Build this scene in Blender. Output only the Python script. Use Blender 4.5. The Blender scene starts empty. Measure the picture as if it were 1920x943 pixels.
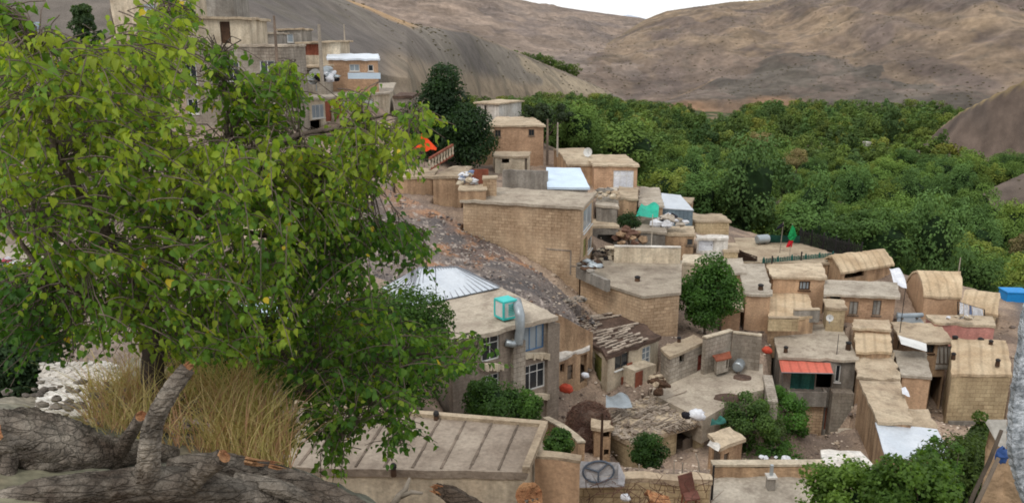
import bpy, math, random
import numpy as np
from mathutils import Vector
random.seed(7); RN = np.random.default_rng(7)
SC = bpy.context.scene; COL = SC.collection
R = math.radians
F, CU, CV, PITCH = 1500.0, 960.0, 471.5, R(14.5)
CP, SP = math.cos(PITCH), math.sin(PITCH)

def ray(u, v):
    x = (u-CU)/F; y = -(v-CV)/F
    return Vector((x, CP + y*SP, -SP + y*CP))
def pd(u, v, D):                     # point of the sight line at ground distance D
    d = ray(u, v); return d*(D/d.y)
def pz(u, v, z):                     # point of the sight line at height z
    d = ray(u, v)
    return d*(z/d.z)
def S(r, g, b, k=1.0):               # sRGB 0-255 to linear
    f = lambda c: (c/255/12.92 if c/255 <= .04045 else ((c/255+.055)/1.055)**2.4)*k
    return (f(r), f(g), f(b), 1.0)

# ------------------------------------------------------------------ materials
MATS = {}
EARTH = {'tan_brick','orange_brick','grey_brick','block_wall','sand_block','mud_wall','mud_smooth','plaster_cream','cement_grey','mud_roof','grey_roof','straw_roof','concrete_roof','red_wall','pale_board','old_roof'}
def mat(name, c1, c2=None, scale=.6, rough=.92, brick=None, streak=.0, bump=.25, attr=False, metal=0.0, fine=.16, transl=0.0, rnd=.12, dirt=0.0, wave=None, bscale=9.0, spec=.2):
    m = bpy.data.materials.new(name); m.use_nodes = True
    nt = m.node_tree; nt.nodes.clear(); N = nt.nodes.new; L = nt.links.new
    out = N('ShaderNodeOutputMaterial'); bs = N('ShaderNodeBsdfPrincipled')
    bs.inputs['Roughness'].default_value = rough; bs.inputs['Metallic'].default_value = metal
    bs.inputs['Specular IOR Level'].default_value = spec
    geo = N('ShaderNodeNewGeometry')
    def noise(sc, det=4, vec=None, rg=.55):
        n = N('ShaderNodeTexNoise'); n.inputs['Scale'].default_value = sc; n.inputs['Detail'].default_value = det; n.inputs['Roughness'].default_value = rg
        L(vec or geo.outputs['Position'], n.inputs['Vector']); return n.outputs['Fac']
    def ramp(fac, a, b, lo=0.0, hi=1.0):
        n = N('ShaderNodeMapRange'); n.inputs['From Min'].default_value = a; n.inputs['From Max'].default_value = b
        n.inputs['To Min'].default_value = lo; n.inputs['To Max'].default_value = hi; L(fac, n.inputs['Value']); return n.outputs['Result']
    def mix(fac, a, b, mode='MIX'):
        n = N('ShaderNodeMix'); n.data_type = 'RGBA'; n.blend_type = mode
        if isinstance(fac, (int, float)): n.inputs[0].default_value = fac
        else: L(fac, n.inputs[0])
        for v, i in ((a, 6), (b, 7)):
            if isinstance(v, tuple): n.inputs[i].default_value = v
            else: L(v, n.inputs[i])
        return n.outputs[2]
    def grey(val):
        n = N('ShaderNodeCombineColor')
        for i in range(3): L(val, n.inputs[i])
        return n.outputs[0]
    c2 = c2 or tuple(x*.72 for x in c1[:3])+(1.0,)
    if name in EARTH:
        f = lambda c: tuple((x*.76 + (.3*c[0]+.6*c[1]+.1*c[2])*.24)*q_ for x, q_ in zip(c[:3], (1.19, 1.18, 1.11)))+(1.0,)
        c1, c2 = f(c1), f(c2)
    if attr:
        a = N('ShaderNodeAttribute'); a.attribute_name = 'Col'; col = a.outputs['Color']
    else:
        col = mix(ramp(noise(scale, 5), .36, .64), c1, c2)
    height = noise(bscale, 4)
    if brick:
        bw, bh, mort, amt = brick
        uv = N('ShaderNodeUVMap'); uv.uv_map = 'UVMap'
        wob = N('ShaderNodeVectorMath'); wob.operation = 'ADD'
        nz = N('ShaderNodeTexNoise'); nz.inputs['Scale'].default_value = 1.3; L(uv.outputs[0], nz.inputs['Vector'])
        sc = N('ShaderNodeVectorMath'); sc.operation = 'SCALE'; sc.inputs['Scale'].default_value = .09; L(nz.outputs['Color'], sc.inputs[0])
        L(uv.outputs[0], wob.inputs[0]); L(sc.outputs[0], wob.inputs[1])
        b = N('ShaderNodeTexBrick'); b.inputs['Scale'].default_value = 1.0
        b.inputs['Brick Width'].default_value = bw; b.inputs['Row Height'].default_value = bh; b.inputs['Mortar Size'].default_value = bh*.09
        b.inputs['Mortar Smooth'].default_value = .4; b.inputs['Bias'].default_value = 0.0
        b.inputs['Color1'].default_value = (1, 1, 1, 1); b.inputs['Color2'].default_value = (.72, .7, .68, 1); b.inputs['Mortar'].default_value = mort
        L(wob.outputs[0], b.inputs['Vector'])
        patch = ramp(noise(.35, 3), .40, .62, amt*.35, amt)
        col = mix(patch, col, mix(1.0, col, b.outputs['Color'], 'MULTIPLY'))
    if wave:
        uv2 = N('ShaderNodeUVMap'); uv2.uv_map = 'UVMap'
        w = N('ShaderNodeTexWave'); w.inputs['Scale'].default_value = wave; w.bands_direction = 'X'; w.inputs['Distortion'].default_value = .6; w.inputs['Detail'].default_value = 1
        L(uv2.outputs[0], w.inputs['Vector'])
        col = mix(1.0, col, grey(ramp(w.outputs['Fac'], 0, .3, .8, 1.0)), 'MULTIPLY')
    if fine:
        col = mix(1.0, col, grey(ramp(noise(7.0, 6, rg=.65), .3, .7, 1-fine*1.6, 1+fine)), 'MULTIPLY')
        col = mix(1.0, col, grey(ramp(noise(.18, 3), .3, .7, 1-fine*.8, 1+fine*.6)), 'MULTIPLY')
    if streak:
        mp = N('ShaderNodeMapping'); mp.inputs['Scale'].default_value = (2.2, 2.2, .22); L(geo.outputs['Position'], mp.inputs['Vector'])
        s = noise(1.0, 4, mp.outputs[0])
        col = mix(1.0, col, grey(ramp(s, .38, .62, 1-streak, 1.0+streak*.15)), 'MULTIPLY')
    if dirt:
        d = ramp(noise(1.1, 6, rg=.7), .48, .68, 0, dirt)
        col = mix(d, col, S(88, 74, 62))
    if name == 'bark_log':
        vo = N('ShaderNodeTexVoronoi'); vo.feature = 'DISTANCE_TO_EDGE'; vo.inputs['Scale'].default_value = 16
        mp2 = N('ShaderNodeMapping'); mp2.inputs['Scale'].default_value = (.3, 1.2, 1.8); mp2.inputs['Rotation'].default_value = (0, .35, .2); L(geo.outputs['Position'], mp2.inputs['Vector']); L(mp2.outputs[0], vo.inputs['Vector'])
        col = mix(1.0, col, grey(ramp(vo.outputs['Distance'], 0, .05, .86, 1.0)), 'MULTIPLY')
        hm = N('ShaderNodeMath'); hm.operation = 'ADD'; L(height, hm.inputs[0]); L(ramp(vo.outputs['Distance'], 0, .07, 0, .25), hm.inputs[1]); height = hm.outputs[0]
    if rnd:
        oi = N('ShaderNodeObjectInfo')
        col = mix(1.0, col, grey(ramp(oi.outputs['Random'], 0, 1, 1-rnd, 1+rnd)), 'MULTIPLY')
    L(col, bs.inputs['Base Color'])
    if bump:
        bp = N('ShaderNodeBump'); bp.inputs['Strength'].default_value = bump; bp.inputs['Distance'].default_value = .12
        L(height, bp.inputs['Height']); L(bp.outputs[0], bs.inputs['Normal'])
    if transl:
        tr = N('ShaderNodeBsdfTranslucent'); L(mix(1.0, col, (1.25, 1.2, .55, 1), 'MULTIPLY'), tr.inputs['Color'])
        ms = N('ShaderNodeMixShader'); ms.inputs[0].default_value = transl; L(bs.outputs[0], ms.inputs[1]); L(tr.outputs[0], ms.inputs[2]); L(ms.outputs[0], out.inputs[0])
    else:
        L(bs.outputs[0], out.inputs[0])
    MATS[name] = m
    return m
MORT = (.62, .58, .54, 1)
mat('tan_brick', S(196,166,132), S(178,146,112), brick=(.5,.24,(.5,.46,.42,1),1.0), streak=.14, fine=.16)
mat('orange_brick', S(198,156,120), S(180,140,106), brick=(.42,.18,MORT,.8), streak=.16)
mat('grey_brick', S(158,144,132), S(138,124,112), brick=(.4,.18,MORT,.7), streak=.22)
mat('block_wall', S(170,160,148), S(146,134,122), brick=(.5,.28,(.5,.47,.45,1),1.0), streak=.18, dirt=.25)
mat('sand_block', S(190,168,128), S(172,148,110), brick=(.7,.3,(.5,.46,.42,1),1.0), streak=.12)
mat('faded_rust', S(132,88,76), S(104,70,62), streak=.25, dirt=.3)
mat('mud_wall', S(188,152,114), S(166,130,96), streak=.34, dirt=.25, bump=.45)
mat('mud_smooth', S(190,152,116), S(176,138,104), streak=.14, bump=.2)
mat('plaster_cream', S(205,190,166), S(182,164,140), streak=.25, dirt=.25)
mat('plaster_white', S(226,222,214), S(200,192,180), streak=.2, dirt=.2)
mat('cement_grey', S(150,144,138), S(124,117,110), streak=.3, dirt=.3)
mat('dark_block', S(112,106,102), S(94,88,84), brick=(.5,.25,MORT,.5), streak=.2)
mat('red_wall', S(196,128,118), S(182,112,102), streak=.15, dirt=.15)
mat('old_roof', S(158,143,128), S(136,120,106), scale=.6, dirt=.45, bump=.35)
mat('mud_roof', S(184,165,138), S(164,142,116), scale=.45, dirt=.5, bump=.5)
mat('grey_roof', S(172,161,147), S(148,137,124), scale=.4, dirt=.5, bump=.4)
mat('straw_roof', S(192,168,134), S(174,146,110), scale=.5, dirt=.25, bump=.5, wave=.42)
mat('dark_soil', S(112,92,80), S(86,70,62), scale=1.2, bump=.9, dirt=.3)
mat('pale_board', S(186,170,154), S(134,116,102), scale=1.4, bump=.5, dirt=.4)
mat('concrete_roof', S(172,159,142), S(150,136,121), scale=.5, dirt=.5, bump=.3)
mat('tin_white', S(214,220,226), S(196,204,212), rough=.45, metal=.25, fine=.07, bump=.05, spec=.4, dirt=.12)
mat('tin_blue', S(204,222,236), S(190,208,224), rough=.42, metal=.25, fine=.06, bump=.05, spec=.4, dirt=.08)
mat('tin_seam', S(150,152,158), rough=.5, metal=.3, fine=.1)
mat('blue_grey_metal', S(120,138,148), S(104,120,130), rough=.55, wave=.8)
mat('white_paint', S(222,222,218), S(200,200,196), rough=.6, fine=.08, bump=.05)
mat('blue_paint', S(88,124,160), S(72,104,138), rough=.6)
mat('glass_dark', S(44,52,58), S(30,36,42), rough=.12, fine=.05, bump=0, spec=.6)
mat('glass_pale', S(150,160,166), S(120,130,138), rough=.2, fine=.05, bump=0, spec=.6)
mat('curtain', S(170,166,158), S(130,126,120), rough=.9, streak=.4)
mat('wood_dark', S(92,70,54), S(66,50,40), streak=.3)
mat('wood_grey', S(136,122,108), S(108,96,84), streak=.4)
mat('rust_red', S(156,92,70), S(128,74,58), streak=.25, dirt=.2)
mat('red_door', S(196,110,96), S(170,92,80), streak=.2)
mat('green_door', S(150,146,84), S(124,128,72), streak=.25, dirt=.2)
mat('awning_red', S(236,134,114), S(224,118,100), rough=.7, fine=.08, transl=.25, wave=.5)
mat('cloth_teal', S(60,118,106), S(44,92,86), rough=.9, streak=.3)
mat('tarp_green', S(44,178,148), S(34,150,128), rough=.6, bump=.5, bscale=2.5)
mat('cloth_orange', S(242,92,46), S(222,74,36), rough=.85, transl=.2)
mat('cloth_white', S(228,230,234), S(206,208,214), rough=.85, bump=.4, bscale=3)
mat('cloth_blue', S(150,166,196), S(110,130,170), rough=.9)
mat('cloth_dark', S(44,42,48), S(30,30,36), rough=.9)
mat('cloth_pink', S(206,110,122), S(160,60,76), rough=.9)
mat('flag_green', S(30,150,84), S(24,132,74), rough=.8)
mat('flag_red', S(206,40,50), S(186,30,42), rough=.8)
mat('teal_metal', S(74,196,190), S(60,178,172), rough=.5, fine=.06, bump=.05)
mat('galv', S(172,180,184), S(150,158,162), rough=.4, metal=.5, fine=.1, bump=.05)
mat('pole_wood', S(128,112,98), S(98,86,76), streak=.2)
mat('pole_pale', S(178,168,154), S(150,140,126), streak=.15)
mat('black_iron', S(52,50,50), S(38,36,36), rough=.7)
mat('blue_bright', S(38,142,212), S(30,124,192), rough=.5, fine=.06)
mat('plastic_orange', S(214,92,66), S(190,74,54), rough=.6)
mat('plastic_blue', S(60,92,150), S(44,70,120), rough=.5)
mat('stone', S(170,160,148), S(120,112,106), scale=3)
mat('ring_grey', S(110,120,134), S(84,92,104))
mat('rubble', S(150,136,126), S(110,100,96), attr=True, rnd=0, bump=.6)
mat('ground', S(150,136,126), attr=True, rnd=0, bump=.8, fine=.3, bscale=2.2)
mat('bark', S(122,108,96), S(84,74,66), scale=2.5, bump=.8, rnd=.1)
mat('bark_log', S(174,164,150), S(96,84,74), scale=3.2, bump=.8, bscale=22, fine=.4, dirt=.8)
mat('cut_wood', S(206,158,114), S(170,114,78), scale=9, bump=.8, bscale=30, fine=.3)
mat('leaf', S(60,100,40), attr=True, transl=.5, bump=0, fine=0, rnd=.14, rough=.55, spec=.3)
mat('far_leaf', S(60,100,40), attr=True, transl=.2, bump=0, fine=0, rnd=.24, rough=.8)
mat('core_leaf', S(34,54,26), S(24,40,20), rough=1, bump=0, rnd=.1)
mat('dry_grass', S(190,170,90), attr=True, transl=.3, bump=0, fine=0, rnd=0)
mat('twig', S(112,86,72), S(84,62,54), rnd=.1)
mat('stucco', S(224,228,232), S(140,146,150), scale=38, bump=.8, bscale=60, fine=.3)
mat('stain', S(66,58,60), S(52,46,48), rough=.6)

# ------------------------------------------------------------------ mesh helper
ORG = {}
UPZ = Vector((0, 0, 1))
def link(o): COL.objects.link(o); return o
def tag(o, label=None, cat=None, group=None, kind=None):
    if label: o['label'] = label
    if cat: o['category'] = cat
    if group: o['group'] = group
    if kind: o['kind'] = kind
    return o
def empty(name, loc):
    o = bpy.data.objects.new(name, None); o.location = loc; o.empty_display_size = .2; ORG[o.name] = Vector(loc); return link(o)
class MB:
    def __init__(s): s.v = []; s.f = []; s.smooth = False
    def quad(s, *p):
        i = len(s.v); s.v += [tuple(q) for q in p]; s.f.append(tuple(range(i, i+len(p))))
    def box(s, o, ax, ay, az):               # corner + three edge vectors
        o = Vector(o); c = [o, o+ax, o+ax+ay, o+ay]; d = [q+az for q in c]
        if ax.cross(ay).dot(az) < 0: c.reverse(); d.reverse()
        i = len(s.v); s.v += [tuple(q) for q in c+d]
        s.f += [(i+3,i+2,i+1,i), (i+4,i+5,i+6,i+7)] + [(i+k, i+(k+1)%4, i+4+(k+1)%4, i+4+k) for k in range(4)]
    def bar(s, a, b, w, h=None):
        a, b = Vector(a), Vector(b); h = h or w; d = (b-a)
        if d.length < 1e-5: return
        n = d.normalized(); x = n.cross(UPZ) if abs(n.z) < .95 else Vector((1, 0, 0)); x.normalize(); y = x.cross(n)
        s.box(a - x*w/2 - y*h/2, x*w, y*h, d)
    def tube(s, pts, rad, n=8, cap=True):
        pts = [Vector(p) for p in pts]
        if isinstance(rad, (int, float)): rad = [rad]*len(pts)
        base = len(s.v); x = None
        for k, p in enumerate(pts):
            t = (pts[min(k+1, len(pts)-1)] - pts[max(k-1, 0)]).normalized()
            if x is None: x = t.cross(UPZ) if abs(t.z) < .9 else t.cross(Vector((1, 0, 0)))
            x = (x - t*x.dot(t)).normalized(); y = t.cross(x)
            for j in range(n):
                a = 2*math.pi*j/n; s.v.append(tuple(p + (x*math.cos(a) + y*math.sin(a))*rad[k]))
        for k in range(len(pts)-1):
            for j in range(n):
                s.f.append((base+k*n+j, base+k*n+(j+1)%n, base+(k+1)*n+(j+1)%n, base+(k+1)*n+j))
        if cap:
            s.f.append(tuple(base+j for j in reversed(range(n)))); s.f.append(tuple(base+(len(pts)-1)*n+j for j in range(n)))
    def lathe(s, c, prof, n=14):             # prof: (radius, z)
        c = Vector(c); base = len(s.v)
        for r, z in prof:
            for j in range(n): a = 2*math.pi*j/n; s.v.append((c.x+r*math.cos(a), c.y+r*math.sin(a), c.z+z))
        for k in range(len(prof)-1):
            for j in range(n): s.f.append((base+k*n+j, base+k*n+(j+1)%n, base+(k+1)*n+(j+1)%n, base+(k+1)*n+j))
        s.f.append(tuple(base+j for j in reversed(range(n)))); s.f.append(tuple(base+(len(prof)-1)*n+j for j in range(n)))
    def poly(s, pts, dz):                    # ngon slab, top at pts, down by dz
        n = len(pts); i = len(s.v); s.v += [tuple(p) for p in pts] + [(p[0], p[1], p[2]-dz) for p in pts]
        s.f.append(tuple(range(i, i+n))); s.f.append(tuple(reversed(range(i+n, i+2*n))))
        for k in range(n): s.f.append((i+n+k, i+n+(k+1)%n, i+(k+1)%n, i+k))
    def blob(s, c, r, seed=0, n=7, m=5, jit=.2):
        rr = random.Random(seed); c = Vector(c); rx, ry, rz = r if hasattr(r, '__len__') else (r, r, r); base = len(s.v)
        for k in range(m+1):
            th = math.pi*k/m
            for j in range(n):
                a = 2*math.pi*j/n; q = 1+rr.uniform(-jit, jit)
                s.v.append((c.x+rx*q*math.sin(th)*math.cos(a), c.y+ry*q*math.sin(th)*math.sin(a), c.z+rz*q*math.cos(th)))
        for k in range(m):
            for j in range(n): s.f.append((base+k*n+j, base+(k+1)*n+j, base+(k+1)*n+(j+1)%n, base+k*n+(j+1)%n))
    def build(s, name, m, parent=None, smooth=False, loc=None, uvdir=None, label=None, cat=None, group=None, kind=None):
        v = np.array(s.v, dtype=np.float64)
        if parent is not None: o0 = ORG[parent.name]
        elif loc is not None: o0 = Vector(loc)
        else: o0 = Vector(((v[:,0].min()+v[:,0].max())/2, (v[:,1].min()+v[:,1].max())/2, v[:,2].min()))
        me = bpy.data.meshes.new(name); me.from_pydata([tuple(q) for q in (v-np.array(o0))], [], s.f)
        nl = len(me.loops); vi = np.zeros(nl, int); me.loops.foreach_get('vertex_index', vi)
        nf = len(me.polygons); tot = np.zeros(nf, int); me.polygons.foreach_get('loop_total', tot)
        nor = np.zeros(nf*3); me.polygons.foreach_get('normal', nor); nor = np.repeat(nor.reshape(-1, 3), tot, axis=0)
        p = v[vi]; hz = np.hypot(nor[:,0], nor[:,1])+1e-9; tx, ty = -nor[:,1]/hz, nor[:,0]/hz
        flat = np.abs(nor[:,2]) > .75
        ex, ey = uvdir or (1.0, 0.0)
        uu = np.where(flat, p[:,0]*ex+p[:,1]*ey, p[:,0]*tx+p[:,1]*ty); vv = np.where(flat, p[:,1]*ex-p[:,0]*ey, p[:,2])
        if uvdir: uu = p[:,0]*ex+p[:,1]*ey
        uv = me.uv_layers.new(name='UVMap'); uv.data.foreach_set('uv', np.stack([uu, vv], 1).ravel())
        if smooth: me.polygons.foreach_set('use_smooth', np.ones(nf, bool))
        me.materials.append(MATS[m] if isinstance(m, str) else m)
        o = bpy.data.objects.new(name, me); link(o)
        if parent is not None: o.parent = parent
        else: o.location = o0
        ORG[o.name] = Vector(o0)
        tag(o, label, cat, group, kind)
        return o
def np_mesh(name, V, Fc, m, col=None, parent=None, loc=(0,0,0), smooth=False):   # numpy verts, faces (n,k)
    me = bpy.data.meshes.new(name); nv, (nf, k) = len(V), Fc.shape
    me.vertices.add(nv); me.vertices.foreach_set('co', np.asarray(V, np.float32).ravel())
    me.loops.add(nf*k); me.loops.foreach_set('vertex_index', Fc.astype(np.int32).ravel())
    me.polygons.add(nf); me.polygons.foreach_set('loop_start', np.arange(0, nf*k, k, dtype=np.int32))
    me.update(calc_edges=True); me.validate()
    if smooth: me.polygons.foreach_set('use_smooth', np.ones(len(me.polygons), bool))
    if col is not None:
        at = me.color_attributes.new('Col', 'FLOAT_COLOR', 'POINT'); at.data.foreach_set('color', np.concatenate([col, np.ones((nv, 1))], 1).astype(np.float32).ravel())
    me.materials.append(MATS[m])
    if parent is False: return me
    o = bpy.data.objects.new(name, me); link(o); o.location = loc
    if parent is not None: o.parent = parent
    return o
def copy_tree(o, parent=None):
    c = o.copy(); COL.objects.link(c); c.parent = parent
    for ch in [x for x in o.children]: copy_tree(ch, c)
    return c

# ------------------------------------------------------------------ houses
FOOT = []        # (polygon xy, base z)
CTRL = []        # ground control points (x, y, z)
def inset(P, d):
    n = len(P); out = []
    for i in range(n):
        a, b, c = P[i-1], P[i], P[(i+1) % n]
        e1 = (b-a).to_2d().normalized(); e2 = (c-b).to_2d().normalized()
        n1 = Vector((-e1.y, e1.x)); n2 = Vector((-e2.y, e2.x)); k = 1+n1.dot(n2)
        q = b.to_2d() + (n1+n2)*(d/max(k, .35)); out.append(Vector((q.x, q.y, b.z)))
    return out
def nz(x, y, s=1.0, seed=0):
    return (math.sin(x*1.7*s+seed)*math.cos(y*1.3*s-seed*1.7) + .6*math.sin(x*3.9*s-y*2.7*s+seed*.7) + .4*math.sin(y*6.3*s+x*5.1*s+seed*2.1))/2

class House: pass
def house(name, label, corners, D, vb, wall, roof, cat='house', over=.22, th=.2, Ds=None, depth=None, prof=None, rise=0, axis='v', wins=(), parapet=None, jit=.06, group=None, fw=.07, ctrl=True, deep=1.5, roofless=False):
    jit = jit*1.5 if jit >= .06 else jit
    """corners: pixels of the roof edge, front-left first, anticlockwise from above; D: ground distance of the first; vb: picture row of the wall foot at the first corner"""
    z = pd(corners[0][0], corners[0][1], D).z
    if Ds: P = [pd(u, v, d) for (u, v), d in zip(corners, Ds)]
    else:
        P = [pz(u, v, z) if abs(z) > 2.5 or depth is None else pd(u, v, D) for u, v in corners]
    if depth is not None:
        a, b = P[0], P[1]; e = (b-a); nrm = Vector((-e.y, e.x, 0)).normalized(); P = [a, b, b+nrm*depth, a+nrm*depth]
    n = len(P); zb = pd(corners[0][0], vb, P[0].y).z
    H = House(); H.P = P
    cen = sum(P, Vector())/n
    root = empty(name, (cen.x, cen.y, zb)); tag(root, label, cat, group); H.root = root
    W = inset(P, over); H.W = W; H.zb = zb
    FOOT.append(([(p.x, p.y) for p in P], zb, min(p.z for p in P)))
    if ctrl:
        for p in (W[0], W[1]): CTRL.append((p.x, p.y, zb))
    def prof_at(t):
        t = min(max(t, 0), 1)
        for (t0, h0), (t1, h1) in zip(prof, prof[1:]):
            if t <= t1: return (h0+(h1-h0)*(t-t0)/max(t1-t0, 1e-6))*rise
        return 0
    # roof: bilinear grid with an uneven edge
    if not roofless:
        mb = MB()
        if n == 4:
            lu = (P[1]-P[0]).length; lv = (P[3]-P[0]).length
            nu = max(2, min(22, int(lu/.55))); nv = max(2, min(22, int(lv/.55)))
            if prof: (nu, nv) = (nu, max(nv, 10)) if axis == 'v' else (max(nu, 10), nv)
            sd = random.uniform(0, 50); G = []
            for j in range(nv+1):
                for i in range(nu+1):
                    s, t = i/nu, j/nv
                    p = P[0].lerp(P[1], s).lerp(P[3].lerp(P[2], s), t)
                    if prof: p = p + UPZ*prof_at(t if axis == 'v' else s)
                    e = jit*nz(p.x*1.5, p.y*1.5, 1.0, sd)
                    q = Vector((p.x, p.y, p.z + e*.8))
                    if i in (0, nu): q.x += jit*1.2*nz(p.y*2, p.x, 1, sd+3)
                    if j in (0, nv): q.y += jit*1.2*nz(p.x*2, p.y, 1, sd+7)
                    G.append(q)
            w = nu+1; b0 = len(G); mb.v = [tuple(q) for q in G] + [(q.x, q.y, q.z-th) for q in G]
            for j in range(nv):
                for i in range(nu):
                    a = j*w+i; mb.f.append((a, a+1, a+w+1, a+w)); mb.f.append((b0+a+w, b0+a+w+1, b0+a+1, b0+a))
            rim = [i for i in range(nu)] + [j*w+nu for j in range(nv)] + [nv*w+i for i in range(nu, 0, -1)] + [j*w for j in range(nv, 0, -1)]
            for k, a in enumerate(rim):
                c = rim[(k+1) % len(rim)]; mb.f.append((b0+a, b0+c, c, a))
        else: mb.poly(P, th)
        sd2 = (P[-1]-P[0]).to_2d().normalized(); ed = Vector((sd2.y, -sd2.x)); H.roof = mb.build('roof', roof, root, smooth=False, uvdir=(ed.x, ed.y))
    # walls with openings
    mb = MB(); H.e = []
    for i in range(n):
        a, b = W[i], W[(i+1) % n]; t = (b-a); t.z = 0; Lr = t.length; t.normalize(); nrm = Vector((t.y, -t.x, 0))
        H.e.append((a, t, nrm, Lr))
        pa, pb = P[i], P[(i+1) % n]
        za, zc = pa.z-th+.05, pb.z-th+.05
        def top(s, i=i, za=za, zc=zc, Lr=Lr):
            q = s/Lr; h = za+(zc-za)*q
            if prof and ((axis == 'v' and i in (1, 3)) or (axis == 'u' and i in (0, 2))): h += prof_at(q if i in (0, 1) else 1-q)
            return h
        ops = []
        for w in wins:
            if w[0] != i: continue
            u0, v0, u1, v1 = w[1]
            def hit(u, v):
                d = ray(u, v); k = a.dot(nrm)/d.dot(nrm); q = d*k; return (q-a).dot(t), q.z
            s0, s1 = hit(u0, (v0+v1)/2)[0], hit(u1, (v0+v1)/2)[0]; s0, s1 = min(s0, s1), max(s0, s1)
            z1, z0 = hit((u0+u1)/2, v0)[1], hit((u0+u1)/2, v1)[1]
            s0 = max(s0, .08); s1 = min(s1, Lr-.08); z0 = max(z0, zb-deep+.1); z1 = min(z1, min(za, zc)-.06)
            if s1-s0 < .1 or z1-z0 < .1: continue
            ops.append((s0, s1, z0, z1, w[2], w[3] if len(w) > 3 else {}))
        zlow = min(za, zc); cs = sorted({0.0, Lr} | {x for o in ops for x in o[:2]} | ({Lr*k/10 for k in range(1, 10)} if prof else set()))
        cz = sorted({zb-deep, zlow} | {x for o in ops for x in o[2:4]})
        pt = lambda s, z: a.to_2d().to_3d() + t*s + UPZ*z
        for s0, s1 in zip(cs, cs[1:]):
            if s1-s0 < 1e-4: continue
            for z0, z1 in zip(cz, cz[1:]):
                if any(o[0]-1e-4 <= s0 and s1 <= o[1]+1e-4 and o[2]-1e-4 <= z0 and z1 <= o[3]+1e-4 for o in ops): continue
                mb.quad(pt(s0, z0), pt(s1, z0), pt(s1, z1), pt(s0, z1))
            if max(top(s0), top(s1)) > zlow+1e-3: mb.quad(pt(s0, zlow), pt(s1, zlow), pt(s1, top(s1)), pt(s0, top(s0)))
        for s0, s1, z0, z1, kind, opt in ops:
            dp = -nrm*opt.get('deep', .22)
            for q0, q1 in (((s0, z0), (s1, z0)), ((s1, z0), (s1, z1)), ((s1, z1), (s0, z1)), ((s0, z1), (s0, z0))):
                A, B = pt(*q0), pt(*q1); mb.quad(B, A, A+dp, B+dp)
            fm = opt.get('frame', 'white_paint'); gm = opt.get('glass', 'glass_dark'); wd = opt.get('fw', fw)
            o3 = pt(s0, z0) - nrm*.13; sx, sz = s1-s0, z1-z0
            if kind == 'win':
                fb = MB(); dn = nrm*.07
                fb.box(o3, t*sx, dn, UPZ*wd); fb.box(o3+UPZ*(sz-wd), t*sx, dn, UPZ*wd)
                fb.box(o3+UPZ*wd, t*wd, dn, UPZ*(sz-2*wd)); fb.box(o3+UPZ*wd+t*(sx-wd), t*wd, dn, UPZ*(sz-2*wd))
                nx, ny = opt.get('grid', (2, 1))
                for k in range(1, nx): fb.box(o3+UPZ*wd+t*(sx*k/nx-wd*.35), t*wd*.7, nrm*.06, UPZ*(sz-2*wd))
                for k in range(1, ny): fb.box(o3+UPZ*(sz*(k/ny if ny > 2 else .68)-wd*.3)+t*wd, t*(sx-2*wd), nrm*.055, UPZ*wd*.6)
                wo = fb.build('window', fm, root)
                gb = MB(); gb.quad(*[q+nrm*.03 for q in (o3, o3+t*sx, o3+t*sx+UPZ*sz, o3+UPZ*sz)]); gb.build('pane', gm, wo)
                if opt.get('sill', True):
                    sb = MB(); sb.box(pt(s0-.08, z0-.08)-nrm*.02, t*(sx+.16), nrm*.12, UPZ*.07); sb.build('sill', opt.get('sillm', fm), wo)
            elif kind == 'door':
                db = MB(); db.box(o3-nrm*.04, t*sx, nrm*.05, UPZ*sz)
                for k in (.12, .56): db.box(o3+nrm*.01+t*sx*.15+UPZ*sz*k, t*sx*.7, nrm*.025, UPZ*sz*.34)
                do = db.build('door', opt.get('m', 'wood_dark'), root)
                hb = MB(); hb.box(o3+nrm*.03+t*sx*.85+UPZ*sz*.47, t*.05, nrm*.05, UPZ*.12); hb.build('handle', 'black_iron', do)
            elif kind == 'cloth':
                cb = MB(); k = 14
                for q in range(k):
                    x0, x1 = sx*q/k, sx*(q+1)/k; d0, d1 = .05*math.sin(q*1.9), .05*math.sin((q+1)*1.9)
                    cb.quad(o3+t*x0+nrm*d0, o3+t*x1+nrm*d1, o3+t*x1+nrm*d1+UPZ*sz, o3+t*x0+nrm*d0+UPZ*sz)
                cb.build('curtain', opt.get('m', 'curtain'), root)
    H.wall = mb.build('wall', wall, root)
    if parapet:
        ph, pt_, edges, pm = parapet; pb = MB()
        for i in edges:
            a, b = P[i], P[(i+1) % n]; d = (b-a).to_2d().normalized(); nr = Vector((-d.y, d.x, 0)); ln = (b-a)
            k = max(2, int(ln.length/.8))
            for q in range(k):
                A = a+ln*(q/k)-UPZ*.02+nr*.01; hh = ph*(1+.06*nz(q*1.3, i, 2)); pb.box(A, ln/k*.998, nr*pt_, UPZ*hh)
        pb.build('parapet', pm, root)
    return H

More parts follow.
